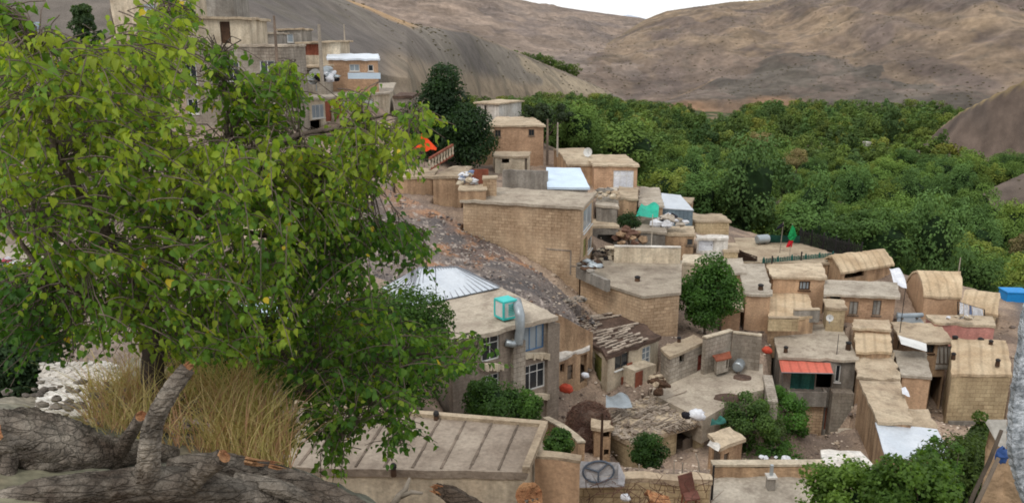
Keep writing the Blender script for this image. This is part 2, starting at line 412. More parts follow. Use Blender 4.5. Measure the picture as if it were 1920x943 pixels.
def freewall(name, label, pts, h, m, thick=.3, cap=None, cat='wall', group=None, ctrl=True, down=1.0):
    """pts: world points along the top of the wall"""
    mb = MB(); cb = MB()
    for a, b in zip(pts, pts[1:]):
        d = (b-a); k = max(2, int(d.length/.7)); nr = Vector((-d.y, d.x, 0)).normalized()*thick
        for q in range(k):
            A, B = a+d*(q/k), a+d*((q+1)/k); j0 = UPZ*.05*nz(A.x*3, A.y*3); 
            mb.v += [tuple(x) for x in (A-UPZ*(h+down), B-UPZ*(h+down), B-UPZ*(h+down)+nr, A-UPZ*(h+down)+nr, A+j0, B+UPZ*.05*nz(B.x*3, B.y*3), B+nr+UPZ*.05*nz(B.x*3, B.y*3), A+nr+j0)]
            i = len(mb.v)-8; mb.f += [(i+3,i+2,i+1,i), (i+4,i+5,i+6,i+7)] + [(i+e, i+(e+1)%4, i+4+(e+1)%4, i+4+e) for e in range(4)]
        if cap: cb.box(a+UPZ*.04-nr*.12, d, nr*1.24, UPZ*.09)
        if ctrl: CTRL.extend([(a.x, a.y, a.z-h), (b.x, b.y, b.z-h)])
    if cap:
        c = (pts[0]+pts[-1])/2; root = empty(name, (c.x, c.y, c.z-h)); tag(root, label, cat, group)
        mb.build('wall', m, root); cb.build('coping', cap, root); return root
    return mb.build(name, m, label=label, cat=cat, group=group)
# ------------------------------------------------------------------ the village
W2 = {'grid': (2, 1)}
H = {}
# upper left, behind the mulberry
house('house', 'unfinished grey block house with white framed windows on the upper left', [(335,84),(527,84)], 73, 235, 'block_wall', 'concrete_roof', depth=9, over=.1,
  wins=[(0,(343,121,369,158),'win',W2),(0,(412,117,449,153),'win',{'grid':(3,2)}),(0,(488,114,516,152),'win',W2),(0,(352,186,372,214),'win',W2),(0,(430,186,456,214),'win',W2)], rise=0)
house('rooftop_room', 'cream and grey plastered room with a dark doorway on top of the grey block house', [(342,31),(470,33)], 74, 84, 'plaster_cream', 'mud_roof', depth=6, over=.3, cat='room', ctrl=False, deep=.3,
  wins=[(0,(413,41,432,82),'door',{'m':'wood_dark'})])
house('rooftop_room', 'dull grey brown upper room cut by the top edge of the picture', [(376,-40),(436,-40)], 76, 30, 'cement_grey', 'mud_roof', depth=5, cat='room', ctrl=False, deep=.3)
house('house', 'pale brown plastered house with a pale two pane window at the top left edge', [(196,-30),(345,-34)], 88, 70, 'plaster_cream', 'mud_roof', depth=8,
  wins=[(0,(264,8,294,22),'win',{'grid':(2,1),'glass':'glass_pale'}),(0,(316,0,330,26),'door',{'m':'wood_grey'})])
house('house', 'low house with a blue grey sheet roof in the left corner', [(-60,62),(72,52),(74,42),(-60,42)], 58, 120, 'cement_grey', 'blue_grey_metal', Ds=[58,59,66,66])
house('house', 'small house with a rust brown front under a flat mud roof on the upper slope', [(553,80),(640,76)], 100, 150, 'plaster_cream', 'mud_roof', depth=7, over=.35,
  wins=[(0,(565,82,600,104),'cloth',{'m':'rust_red','deep':.15})])
house('house', 'grey roughcast hut with a pale eave left of the rust brown house', [(516,55),(566,53)], 103, 110, 'cement_grey', 'mud_roof', depth=6, wins=[(0,(528,64,550,80),'win',{'grid':(2,1),'glass':'glass_pale'})])
house('house', 'ochre house under a bright white shed roof on the upper slope', [(612,110),(712,111),(709,101),(614,101)], 95, 160, 'orange_brick', 'tin_white', Ds=[95,95,101,101],
  wins=[(0,(655,121,674,134),'win',{'grid':(2,1),'glass':'glass_pale'}),(0,(690,122,700,134),'win',{'grid':(1,1)})])
house('hut', 'grey concrete hut standing on the slope above the grey block house', [(474,62),(520,61)], 96, 108, 'cement_grey', 'concrete_roof', depth=5, cat='hut', wins=[(0,(486,70,500,82),'win',{'grid':(2,1)})])
house('hut', 'low grey block store below the rust brown house beside the utility pole', [(560,124),(612,123)], 90, 160, 'block_wall', 'mud_roof', depth=4, cat='hut', wins=[(0,(572,132,584,146),'door',{'m':'wood_grey'})])
freewall('sheet_fence', 'pale blue metal sheet fence along the foot of the ochre house', [pd(652,137,92), pd(713,137,92)], .65, 'tin_blue', thick=.08, cat='fence', ctrl=False, down=.02)
house('hut', 'cream plastered hut half hidden by the mulberry tip above the rubble slope', [(700,262),(748,260)], 72, 310, 'plaster_cream', 'mud_roof', depth=4, cat='hut', ctrl=False, wins=[(0,(716,272,728,288),'win',{'grid':(2,1),'frame':'wood_grey'})])
Hl = house('house', 'long plastered house with red brown doors below a wide grey roof', [(563,187),(735,173),(742,155),(577,161)], 82, 250, 'plaster_cream', 'grey_roof', over=.4,
  wins=[(0,(585,196,608,222),'win',{'grid':(3,1),'glass':'glass_pale'}),(0,(610,190,622,228),'door',{'m':'rust_red'}),(0,(626,186,645,232),'door',{'m':'red_door'}),(0,(572,226,602,246),'hole',{}),(0,(684,186,701,214),'door',{'m':'white_paint'}),(0,(640,182,652,206),'win',{'grid':(2,1),'glass':'glass_pale'})])
house('shed', 'low pinkish shelf roofed shed below the long plastered house', [(680,250),(742,247),(735,227),(687,227)], 74, 285, 'plaster_cream', 'mud_roof', over=.15, cat='shed', wins=[(0,(690,254,712,272),'hole',{})])
house('house', 'roofless grey block house beside the dark pine', [(736,180),(774,180)], 84, 235, 'block_wall', 'dark_soil', depth=6, over=.06, th=.3)
# white house, orange brick house and neighbours
house('house', 'small white washed house on the edge of the valley wood', [(887,192),(937,194)], 112, 228, 'plaster_white', 'mud_roof', depth=7, over=.3, wins=[(0,(894,199,901,212),'win',{'grid':(1,1)}),(0,(908,198,912,222),'hole',{})])
house('house', 'orange brick house with two small paired windows', [(914,235),(1023,235),(999,219),(930,219)], 92, 312, 'orange_brick', 'mud_roof', over=.2,
  wins=[(0,(928,244,939,257),'win',{'grid':(2,1),'frame':'wood_grey'}),(0,(991,243,1002,255),'win',{'grid':(2,1),'frame':'wood_grey'})])
house('house', 'low mud wing leaning against the left end of the orange brick house', [(884,246),(926,245),(922,235),(892,235)], 90.5, 310, 'mud_wall', 'mud_roof', over=.12)
house('hut', 'mud hut with a grey door panel at the foot of the orange brick house', [(926,294),(992,293),(996,284),(922,284)], 83, 325, 'plaster_cream', 'mud_roof', cat='hut', over=.12, wins=[(0,(984,297,996,320),'door',{'m':'wood_grey'}),(0,(941,298,955,306),'hole',{})])
house('house', 'pale mud house with a round topped roof by the two thin poles', [(1064,309),(1115,308),(1095,283),(1037,285)], 83, 345, 'mud_wall', 'mud_roof', over=.1, prof=[(0,0),(.35,.8),(.65,1),(1,.6)], rise=.6)
house('house', 'mud brick house with a large white window wall facing the valley', [(1111,309),(1200,310),(1173,290),(1098,290)], 81, 356, 'orange_brick', 'mud_roof', over=.2,
  wins=[(0,(1150,320,1188,352),'win',{'grid':(3,2),'glass':'cloth_white'})])
house('house', 'low grey walled yard house with a bright pale blue tin shed roof', [(1026,351),(1106,352),(1088,315),(1024,314)], 69, 372, 'cement_grey', 'tin_blue', Ds=[69,69,75,75], over=.15, jit=.02)
freewall('yard_wall', 'long dark grey plastered wall left of the pale blue tin roof', [pd(942,319,72), pd(1026,321,70.5)], 2.2, 'cement_grey')
# houses on the brow of the rubble slope
house('house', 'mud house with a flat pinkish roof at the top of the rubble slope', [(808,331),(866,331),(886,312),(848,311)], 66, 402, 'mud_wall', 'mud_roof', over=.12, ctrl=False)
house('house', 'crumbling mud house half buried at the left end of the rubble slope', [(738,333),(812,331),(822,316),(752,314)], 67.5, 400, 'mud_wall', 'mud_roof', over=.1, ctrl=False)
def bal():
    a, b = pd(806,321,66.3), pd(849,294,71); root = empty('balustrade', (a+b)/2); tag(root, 'red brown latticed balustrade along the roof edge of the pinkish roofed mud house', 'balustrade')
    mb = MB(); d = b-a; mb.bar(a+UPZ*.12, b+UPZ*.12, .16, .12); mb.bar(a+UPZ*1.05, b+UPZ*1.05, .2, .16); mb.build('rail', 'rust_red', root)
    for k in range(9):
        p = a+d*(k/8); q = MB(); q.lathe(p, [(.06,.1),(.1,.3),(.06,.5),(.1,.75),(.06,1.0)], 8); q.build('baluster', 'plaster_cream', root)
bal()
house('chimney_block', 'square tan brick block standing on the roof edge of the large tan brick house', [(904,334),(932,334)], 63, 366, 'tan_brick', 'mud_roof', depth=1.4, cat='chimney', over=.06, th=.12, ctrl=False, deep=.3)
house('parapet_block', 'brown mud parapet block at the left corner of the large tan brick house', [(858,356),(912,356),(914,346),(862,346)], 61.5, 374, 'mud_wall', 'mud_roof', cat='parapet', over=.06, th=.1, ctrl=False, deep=.25)
freewall('yard_wall', 'short red brown brick wall behind the rag heap', [pd(884,318,68), pd(910,318,66)], 1.4, 'rust_red', ctrl=False)
B = house('brick_house', 'largest tan brick house with a long blank front above the rubble slope', [(862,375),(1093,389),(1118,362),(915,350)], 61.5, 520, 'tan_brick', 'concrete_roof', over=.2, ctrl=False, deep=4,
  wins=[(1,(1094,388,1110,428),'win',{'grid':(2,1),'frame':'white_paint','glass':'glass_pale'}),(1,(1094,447,1100,482),'door',{'m':'green_door'}),(1,(1102,446,1110,470),'win',{'grid':(2,1)})])
def trim():
    a, t, n, L = B.e[0]; z0 = pd(1045,470,59).z; s0 = L-2.6
    o = a.to_2d().to_3d()+t*s0+n*.003; mb = MB()
    for p, q in (((0,z0),(1.9,z0)),((1.9,z0),(1.9,z0-1.9)),((1.9,z0-1.2),(2.5,z0-1.2))):
        mb.bar(o+t*p[0]+UPZ*p[1], o+t*q[0]+UPZ*q[1], .1, .08)
    mb.build('ledge', 'grey_brick', B.root)
trim()
T = house('brick_terrace', 'tan brick building with a bare flat concrete terrace below the largest brick house', [(1086,517),(1206,555),(1277,548),(1279,488),(1112,488)], 58.5, 590, 'tan_brick', 'concrete_roof', cat='terrace', over=.1, ctrl=False, deep=5)
zt = T.P[0].z
freewall('parapet', 'stepped block parapet at the left corner of the flat terrace', [pz(1080,500,zt+.75), pz(1138,526,zt+.75)], .75, 'cement_grey', ctrl=False, down=.1)
freewall('parapet', 'low concrete wall closing the back of the flat terrace', [pz(1152,464,zt+1.25), pz(1277,466,zt+1.25)], 1.25, 'plaster_cream', ctrl=False, down=.3, cap='plaster_white')
house('lean_to', 'grey lean-to crowded with poles on the left of the flat terrace', [(1108,424),(1162,424)], 66, 486, 'cement_grey', 'mud_roof', depth=3, cat='lean-to', over=.1, ctrl=False, deep=.2, wins=[(0,(1120,440,1150,484),'hole',{})])
# cluster behind the terrace toward the valley
house('house', 'pinkish plastered house with a littered flat roof right of the large brick house', [(1116,384),(1160,388),(1158,352),(1122,352)], 68, 430, 'cement_grey', 'grey_roof', over=.1)
house('house', 'brown rubble walled house stepping down below the white window wall', [(1158,372),(1196,372),(1196,352),(1160,350)], 74, 410, 'mud_wall', 'mud_roof', over=.08)
house('house', 'mud house with a greyish roof beside the green tarpaulin', [(1196,385),(1245,386),(1236,352),(1200,350)], 76, 420, 'mud_wall', 'grey_roof', over=.1)
house('shed', 'blue grey corrugated shed with a white sloping sheet roof', [(1240,390),(1301,394),(1276,366),(1240,362)], 77, 432, 'blue_grey_metal', 'tin_white', Ds=[77,77,82,82], cat='shed', over=.06, th=.08, jit=.02)
house('hut', 'mud hut with a pale top in front of the wood behind the blue grey shed', [(1262,378),(1297,380)], 84, 398, 'mud_wall', 'mud_roof', depth=3, cat='hut', over=.1)
house('house', 'cement block house with a grey yard in the middle of the clutter above the terrace', [(1180,432),(1250,436),(1246,402),(1190,400)], 70, 470, 'cement_grey', 'concrete_roof', over=.1)
house('shed', 'long tan shed with a ribbed front at the edge of the wood', [(1303,414),(1370,414)], 80, 440, 'sand_block', 'mud_roof', depth=3.5, cat='shed', over=.1)
house('shed', 'white washed shed with a pale plank front left of the flag roof', [(1305,448),(1368,446),(1364,440),(1306,440)], 72, 475, 'plaster_white', 'plaster_white', cat='shed', over=.1, wins=[(0,(1310,451,1338,470),'door',{'m':'cloth_white'})])
house('hut', 'tan mud hut with a small square window under the white heap', [(1246,438),(1304,440),(1300,424),(1250,424)], 71, 492, 'mud_wall', 'mud_roof', cat='hut', over=.1, wins=[(0,(1288,448,1300,460),'win',{'grid':(1,1),'frame':'wood_grey'})])
house('house', 'low house with a cream flat roof just behind the round tree', [(1278,492),(1330,496),(1322,478),(1280,476)], 66, 540, 'plaster_cream', 'plaster_cream', over=.1)
house('hut', 'small tan block hut beside the fallen lattice', [(1356,470),(1386,470),(1384,455),(1352,455)], 72, 492, 'sand_block', 'mud_roof', cat='hut', over=.08)
house('house', 'low mud house with a pinkish dirt roof behind the round tree on its right', [(1318,512),(1400,512),(1392,484),(1322,482)], 67, 550, 'mud_wall', 'grey_roof', over=.1)
FP = house('flat_building', 'broad flat roofed building carrying the flags and the iron fence', [(1392,492),(1556,493),(1550,470),(1470,446),(1372,446)], 74, 540, 'mud_wall', 'mud_roof', cat='building', over=.1)
# right middle
house('house', 'narrow mud house with an orange wall right of the round tree', [(1352,574),(1393,580),(1388,530),(1356,528)], 60, 630, 'orange_brick', 'mud_roof', over=.15)
house('house', 'tall narrow mud house with a large grey roof and a chimney stub at its edge', [(1396,551),(1449,552),(1433,494),(1382,494)], 61.5, 622, 'mud_smooth', 'grey_roof', over=.15)
house('mud_house', 'light tan mud house with one barred square window', [(1447,519),(1552,521),(1540,492),(1436,496)], 67, 588, 'mud_smooth', 'mud_roof', over=.18, wins=[(0,(1498,527,1519,544),'win',{'grid':(3,1),'frame':'wood_dark','glass':'glass_pale','fw':.12})])
house('mud_house', 'mud house with a yellowish straw roof behind low parapets', [(1440,600),(1528,592),(1516,551),(1440,549)], 60, 640, 'mud_wall', 'straw_roof', over=.08)
freewall('parapet', 'block parapet in front of the yellowish straw roof', [pd(1441,598,59.8), pd(1498,598,59.3)], .8, 'sand_block', cap='mud_roof', ctrl=False, down=.2)
freewall('parapet', 'longer grey parapet stepping right of the yellowish straw roof', [pd(1490,583,61), pd(1538,582,61)], .8, 'cement_grey', cap='mud_roof', ctrl=False, down=.2)
house('mud_house', 'orange mud house with two grey curtained windows under a long deep eave', [(1545,551),(1689,557),(1682,529),(1545,524)], 64, 606, 'orange_brick', 'grey_roof', over=.35,
  wins=[(0,(1592,565,1609,590),'win',{'grid':(2,1),'frame':'wood_grey','glass':'curtain'}),(0,(1636,563,1652,591),'win',{'grid':(2,1),'frame':'wood_grey','glass':'curtain'}),(0,(1556,556,1576,566),'hole',{})])
house('hut', 'small grey tan block annex at the left end of the orange mud house', [(1549,577),(1589,578),(1581,561),(1544,560)], 61.5, 612, 'sand_block', 'mud_roof', cat='hut', over=.12)
house('barn', 'barn with a bulging straw roof and a dark open front', [(1577,511),(1677,495),(1644,480),(1545,492)], 71, 530, 'mud_wall', 'straw_roof', cat='barn', over=.25, prof=[(0,0),(.25,.55),(.55,1),(.8,.9),(1,.4)], rise=1.0, wins=[(0,(1584,510,1620,520),'hole',{})])
house('vaulted_house', 'tall mud house with a kinked barrel roof and blank left gable', [(1733,554),(1804,558),(1790,528),(1699,527)], 68, 600, 'mud_smooth', 'straw_roof', over=.1, prof=[(0,0),(.22,.7),(.5,1),(.78,.7),(1,0)], rise=1.7)
house('vaulted_house', 'lower round backed mud house right of the tall barrel roofed one', [(1800,578),(1870,590),(1874,558),(1812,552)], 66, 612, 'sand_block', 'straw_roof', over=.08, prof=[(0,0),(.25,.75),(.5,1),(.8,.7),(1,0)], rise=1.1)
house('terrace_house', 'low terrace house with a faded red front wall', [(1752,604),(1868,611),(1862,592),(1735,590)], 61.5, 660, 'red_wall', 'mud_roof', over=.08)
house('mud_house', 'long ragged mud roofed house behind the alley of the white panel', [(1598,614),(1672,618),(1668,600),(1600,598)], 60, 660, 'mud_wall', 'mud_roof', over=.1)
house('hut', 'grey hut with a glass topped lean roof right of the curtained windows', [(1682,605),(1734,607),(1718,588),(1682,586)], 63, 640, 'cement_grey', 'galv', cat='hut', over=.1)
house('blue_kiosk', 'bright blue metal cabin at the right edge by the valley wood', [(1889,548),(1934,549)], 76, 567, 'blue_bright', 'blue_bright', depth=1.8, cat='cabin', over=.08, th=.1, jit=.0)
# red awning house
K = house('house', 'grey two storey house with a red awning over its balcony', [(1460,669),(1612,675),(1573,603),(1446,616)], 56, 868, 'cement_grey', 'concrete_roof', over=.2,
  wins=[(0,(1482,700,1528,730),'cloth',{'m':'cloth_teal'}),(0,(1530,698,1560,728),'hole',{}),(0,(1566,684,1576,716),'win',{'grid':(1,1)}),(0,(1546,764,1562,806),'door',{'m':'rust_red'})])
a, t, n, L = K.e[0]
def kx(u, v, off=0.0):
    d = ray(u, v); q = d*((a+n*off).dot(n)/d.dot(n)); return q
mb = MB(); A0, A1 = kx(1460,673), kx(1556,680); k = 10
A0 = kx(1460,673)+n*.12; A1 = kx(1556,679)+n*.12; C0 = kx(1466,698,1.15); C1 = kx(1563,700,1.15)
for q in range(k):
    for r in range(4):
        f = lambda s, w: A0.lerp(A1, s).lerp(C0.lerp(C1, s), w) - UPZ*(.08*math.sin(math.pi*w)+.025*math.sin(s*math.pi*2*5)*w)
        mb.quad(f(q/k, r/4), f(q/k, (r+1)/4), f((q+1)/k, (r+1)/4), f((q+1)/k, r/4))
aw = mb.build('awning', 'awning_red', K.root)
mb = MB(); mb.bar(C0, C1, .05); mb.bar(C0, kx(1468,728,.05), .04); mb.bar(C1, kx(1560,728,.05), .04); mb.build('frame', 'galv', aw)
mb = MB(); p0 = kx(1478,733,.7); p1 = kx(1550,734,.7); hh = UPZ*-1.0
mb.box(p0+hh, (p1-p0), n*.16, -hh); mb.box(p0+hh, n*-.75, t*.16, -hh); mb.box(p1+hh-t*.16, n*-.75, t*.16, -hh); mb.box(p0+hh-UPZ*.15-n*.75, (p1-p0), n*.9, UPZ*.15); mb.build('balcony', 'cement_grey', K.root)
mb = MB(); q0 = kx(1482,758,.35); q1 = kx(1545,758,.35); mb.box(q0-UPZ*4.6-n*.4, (q1-q0), n*.42, UPZ*4.6); mb.build('brick_base', 'tan_brick', K.root)
mb = MB(); q0 = kx(1562,736,.9); q1 = kx(1602,738,.9); mb.box(q0-UPZ*4.5-n*1, (q1-q0), n*1, UPZ*4.5); mb.build('stair_block', 'block_wall', K.root)
mb = MB()
for i in range(7): mb.box(kx(1574,800,.95)+n*(i*.28)-UPZ*(i*.24+3), t*1.3, n*.28, UPZ*3)
mb.build('stair', 'cement_grey', K.root)
house('mud_house', 'mud house with a tan straw roof just right of the red awning house', [(1604,658),(1674,660),(1668,615),(1602,613)], 56, 690, 'mud_wall', 'straw_roof', over=.1)
house('mud_house', 'mud house with a torn roof edge below the tan straw roof', [(1606,706),(1690,712),(1676,663),(1605,662)], 52.5, 740, 'mud_wall', 'mud_roof', over=.12, jit=.16)
house('mud_house', 'smooth tan mud house with a greyish flat roof beside the black alley', [(1690,703),(1748,706),(1736,660),(1674,656)], 53, 782, 'mud_smooth', 'grey_roof', over=.1)
Nn = house('mud_house', 'mud house with a pinkish roof, pale verandah wall and dark passage', [(1690,640),(1790,642),(1762,606),(1670,603)], 58, 770, 'mud_wall', 'mud_roof', over=.35,
  wins=[(0,(1737,646,1752,662),'win',{'grid':(2,1),'frame':'wood_dark'}),(0,(1742,706,1774,768),'hole',{})])
a, t, n, L = Nn.e[0]
mb = MB(); mb.box(kx(1753,692,.02), kx(1776,692,.02)-kx(1753,692,.02), n*.04, UPZ*1.9); mb.build('pale_panel', 'plaster_white', Nn.root)
mb = MB()
for u in (1762, 1770, 1777): mb.bar(kx(u,648,.5), kx(u,682,.5), .07)
mb.bar(kx(1755,682,.5), kx(1780,682,.5), .1); mb.build('verandah_post', 'wood_grey', Nn.root)
Lh = house('block_house', 'sand coloured block house with a domed straw roof at the right edge', [(1784,701),(1898,702),(1884,641),(1782,639)], 52, 798, 'sand_block', 'straw_roof', over=.06, prof=[(0,0),(.3,.5),(.6,1),(.85,.85),(1,.4)], rise=.45)
a, t, n, L = Lh.e[0]
mb = MB(); mb.box(kx(1776,800,.02)-UPZ*1.2, t*(L+.3), n*.12, UPZ*1.7); mb.build('plinth', 'cement_grey', Lh.root)
house('mud_house', 'long mud house whose sloping roof runs down toward the white sheet roof', [(1646,790),(1712,792),(1688,716),(1610,712)], 45, 880, 'mud_wall', 'mud_roof', Ds=[45,45,51,51], over=.08)
house('hut', 'low mud annex filling the corner right of the long sloping roof', [(1712,802),(1762,806),(1740,768),(1692,765)], 46, 850, 'mud_wall', 'mud_roof', cat='hut', over=.08)
house('house', 'mud house with a large white sheet roof half hidden by young poplars', [(1660,858),(1790,862),(1757,804),(1641,791)], 41.5, 905, 'mud_wall', 'tin_white', Ds=[41.5,41.5,45.3,45.3], over=.06, th=.1, jit=.02)
house('block_hut', 'small block stairhead box in the yard right of the red awning house', [(1568,820),(1602,822),(1598,803),(1572,802)], 50.5, 856, 'block_wall', 'concrete_roof', cat='hut', over=.05, ctrl=False)
house('shed', 'low mud walled shed between the garden trees and the long sloping mud house', [(1500,846),(1548,848),(1544,830),(1504,829)], 49, 880, 'mud_wall', 'mud_roof', cat='shed', over=.1, ctrl=False, wins=[(0,(1512,852,1524,874),'door',{'m':'wood_grey'})])
freewall('yard_wall', 'crumbling stepped wall running down beside the stairhead box', [pd(1597,764,54.4), pd(1603,800,52), pd(1609,838,49.6)], 1.6, 'mud_wall', ctrl=False, thick=.4, cap='plaster_cream')
# grey brick house with the cooler
G = house('house', 'grey brick two storey house with broken sills and a cooler on its roof', [(842,641),(1046,592),(938,538),(764,577)], 38.3, 800, 'grey_brick', 'concrete_roof', over=.3, th=.25,
  wins=[(0,(903,628,936,676),'win',{'grid':(2,2),'sill':False}),(0,(981,611,1020,656),'win',{'grid':(3,1),'frame':'blue_paint','glass':'glass_pale','sill':False}),(0,(903,702,936,738),'win',{'grid':(3,2),'sill':False}),(0,(980,682,1022,730),'win',{'grid':(3,2),'sill':False})])
zg = G.P[0].z
a, t, n, L = G.e[0]
mb = MB()
for u0, u1, v in ((900,940,684),(978,1026,664),(976,1026,740)):
    p0, p1 = kx(u0,v), kx(u1,v)
    for q in range(14):
        s = q/14; r = random.uniform(.5, 1); mb.box(p0.lerp(p1, s)+n*.003-UPZ*(.3*r), (p1-p0)/14*1.01, n*(.16+.12*r), UPZ*(.12+.3*r))
    mb.build('broken_sill', 'plaster_cream', G.root); mb = MB()
mb = MB(); p0, p1 = kx(958,790), kx(980,790); mb.box(p0-UPZ*1.5, p1-p0, n*.25, UPZ*6.45); mb.build('pier', 'block_wall', G.root)
mb = MB(); p0, p1 = kx(1022,790), kx(1043,790); mb.box(p0-UPZ*1.5, p1-p0, n*.2, UPZ*7.6); mb.build('pier', 'grey_brick', G.root)
# white hip roof
E = [pz(764,576.5,zg+.12), pz(937.5,538.5,zg+.12), pz(880,509,zg+.12), pz(716,540,zg+.12)]; R0, R1 = pd(786,502,47.2), pd(857,500.5,47.8)
hr = empty('hip_roof_house', ((E[0]+E[2])/2 - UPZ*5)); tag(hr, 'upper block with a white ribbed hipped tin roof behind the grey brick house', 'house')
mb = MB(); mb.quad(E[0], E[1], R1, R0); mb.quad(E[1], E[2], R1); mb.quad(E[2], E[3], R0, R1); mb.quad(E[3], E[0], R0); mb.quad(*[q-UPZ*.06 for q in reversed(E)])
rf = mb.build('roof', 'tin_white', hr)
mb = MB()
for A, Bq, C, Dq, k in ((E[0],E[1],R0,R1,15),(E[1],E[2],R1,R1,8),(E[3],E[0],R0,R0,8)):
    for q in range(k+1):
        s = q/k; p0, p1 = A.lerp(Bq, s), C.lerp(Dq, s)
        if (p0-p1).length > .3: mb.bar(p0+UPZ*.012, p1+UPZ*.012, .045, .05)
for p, q in ((E[1],R1),(R0,R1),(E[0],R0),(E[2],R1)): mb.bar(p+UPZ*.02, q+UPZ*.02, .1, .06)
mb.build('seam', 'tin_seam', rf)
mb = MB(); Wd = inset([Vector((q.x,q.y,zg)) for q in E], .3)
for i in range(4): p, q = Wd[i], Wd[(i+1) % 4]; mb.quad(p-UPZ*6, q-UPZ*6, q+UPZ*.06, p+UPZ*.06)
mb.build('wall', 'grey_brick', hr)
FOOT.append(([(q.x,q.y) for q in E], zg-6, zg))
# evaporative cooler and duct
c0 = pz(948,598,zg)+UPZ*.12; ax = (G.P[1]-G.P[0]).normalized(); ay = Vector((-ax.y, ax.x, 0))
cr = empty('evaporative_cooler', c0); tag(cr, 'turquoise and white evaporative cooler standing on the grey brick house roof', 'cooler')
mb = MB(); mb.box(c0-ax*.42-ay*.42+UPZ*.1, ax*.84, ay*.84, UPZ*.86); mb.build('cabinet', 'white_paint', cr)
mb = MB(); mb.box(c0-ax*.46-ay*.46+UPZ*.96, ax*.92, ay*.92, UPZ*.1); mb.box(c0-ax*.46-ay*.46, ax*.92, ay*.92, UPZ*.11)
for sx in (-1, 1):
    for sy in (-1, 1): mb.box(c0+ax*(sx*.42-.05)+ay*(sy*.42-.05)+UPZ*.1, ax*.1, ay*.1, UPZ*.86)
mb.build('frame', 'teal_metal', cr)
mb = MB()
for k in range(7): mb.box(c0+ax*.423-ay*.3+UPZ*(.2+k*.1), ax*.02, ay*.6, UPZ*.055)
for k in range(7): mb.box(c0-ay*.443-ax*.1+UPZ*(.2+k*.1), ax*.4, ay*.02, UPZ*.055)
mb.build('louvre', 'teal_metal', cr)
d0 = c0+ax*.42+UPZ*.75; e1 = kx(975,606,.35); e2 = kx(972,642,.35); e3 = kx(960,645,.2); zt1 = c0.z+.75
mb = MB(); mb.tube([d0, d0+ax*.35, Vector((e1.x,e1.y,zt1-.02)).lerp(d0, .18)+UPZ*.0, Vector((e1.x,e1.y,zt1-.28)), e1-UPZ*.3, e2, e2-UPZ*.1], [.27,.27,.27,.27,.26,.25,.25], 10)
mb.tube([e2, e3, kx(948,642,.1)], [.2,.2,.2], 10); mb.build('duct', 'galv', cr, smooth=True)
# ruined house with pale boards on its roof
Rr = house('ruined_house', 'half ruined mud house with rows of pale boards on a dark earth roof', [(1139,668),(1239,631),(1172,584),(1060,598)], 47.5, 742, 'plaster_cream', 'dark_soil', over=.12, jit=.12, th=.25,
  wins=[(0,(1153,662,1179,690),'win',{'grid':(2,1),'frame':'wood_grey','sillm':'white_paint'}),(0,(1204,650,1220,683),'win',{'grid':(2,3),'glass':'glass_pale'}),(3,(1112,664,1128,712),'door',{'m':'green_door'})])
P = Rr.P; mb = MB(); random.seed(5)
for k in range(17):
    w = (k+.3)/17.2; s0 = random.uniform(0, .2) if k % 3 else 0.02; s1 = min(.98, s0+random.uniform(.5, .9))
    if .5 < w < .8: s0 = random.uniform(0, .1); s1 = random.uniform(.2, .4)
    segs = 7
    for q in range(segs):
        if q == 3 and k % 2: 
            if mb.v: mb.build('roof_board', 'pale_board', Rr.root); mb = MB()
            continue
        f = lambda s, ww: P[0].lerp(P[1], s).lerp(P[3].lerp(P[2], s), ww)
        sa, sb = s0+(s1-s0)*q/segs, s0+(s1-s0)*(q+1)/segs; p0, p1 = f(sa, w), f(sb, w); wd = random.uniform(.07, .2); nn = (P[3]-P[0]).normalized()
        mb.box(p0+UPZ*(.06+.05*random.random()), (p1-p0)*1.02+UPZ*random.uniform(-.05,.05), nn*wd, UPZ*.08)
    if mb.v: mb.build('roof_board', 'pale_board', Rr.root); mb = MB()
a, t, n, L = Rr.e[0]
p0, p1 = kx(1188,735,1.0), kx(1228,722,1.0); mb = MB(); mb.box(p0-UPZ*1, (p1-p0), -n*1.02, UPZ*2.5); mb.build('porch', 'plaster_cream', Rr.root)
mb = MB(); mb.box(kx(1190,735,1.02)-UPZ*.2, t*.7, n*.05, UPZ*1.55); mb.build('porch_door', 'rust_red', Rr.root)
mb = MB(); q = kx(1164,732,.05); mb.box(q, t*.95, n*.06, UPZ*.95); mb.box(q+UPZ*.95+t*.5, t*.5, n*.06, UPZ*.8); mb.build('rusty_panel', 'rust_red', Rr.root)
house('annex', 'low annex with a flaking white roof and open dark doorway', [(1034,674),(1106,652),(1086,622),(1024,634)], 46, 722, 'mud_wall', 'plaster_white', cat='annex', over=.1, jit=.14, ctrl=False,
  wins=[(0,(1050,682,1058,698),'hole',{}),(0,(1088,664,1104,716),'hole',{}),(0,(1064,684,1074,712),'door',{'m':'wood_grey'})])
freewall('yard_wall', 'sloping tan wall between the grey brick house and the boarded roof', [pd(1047,590,47), pd(1112,624,48.5)], 1.5, 'mud_wall', ctrl=False)
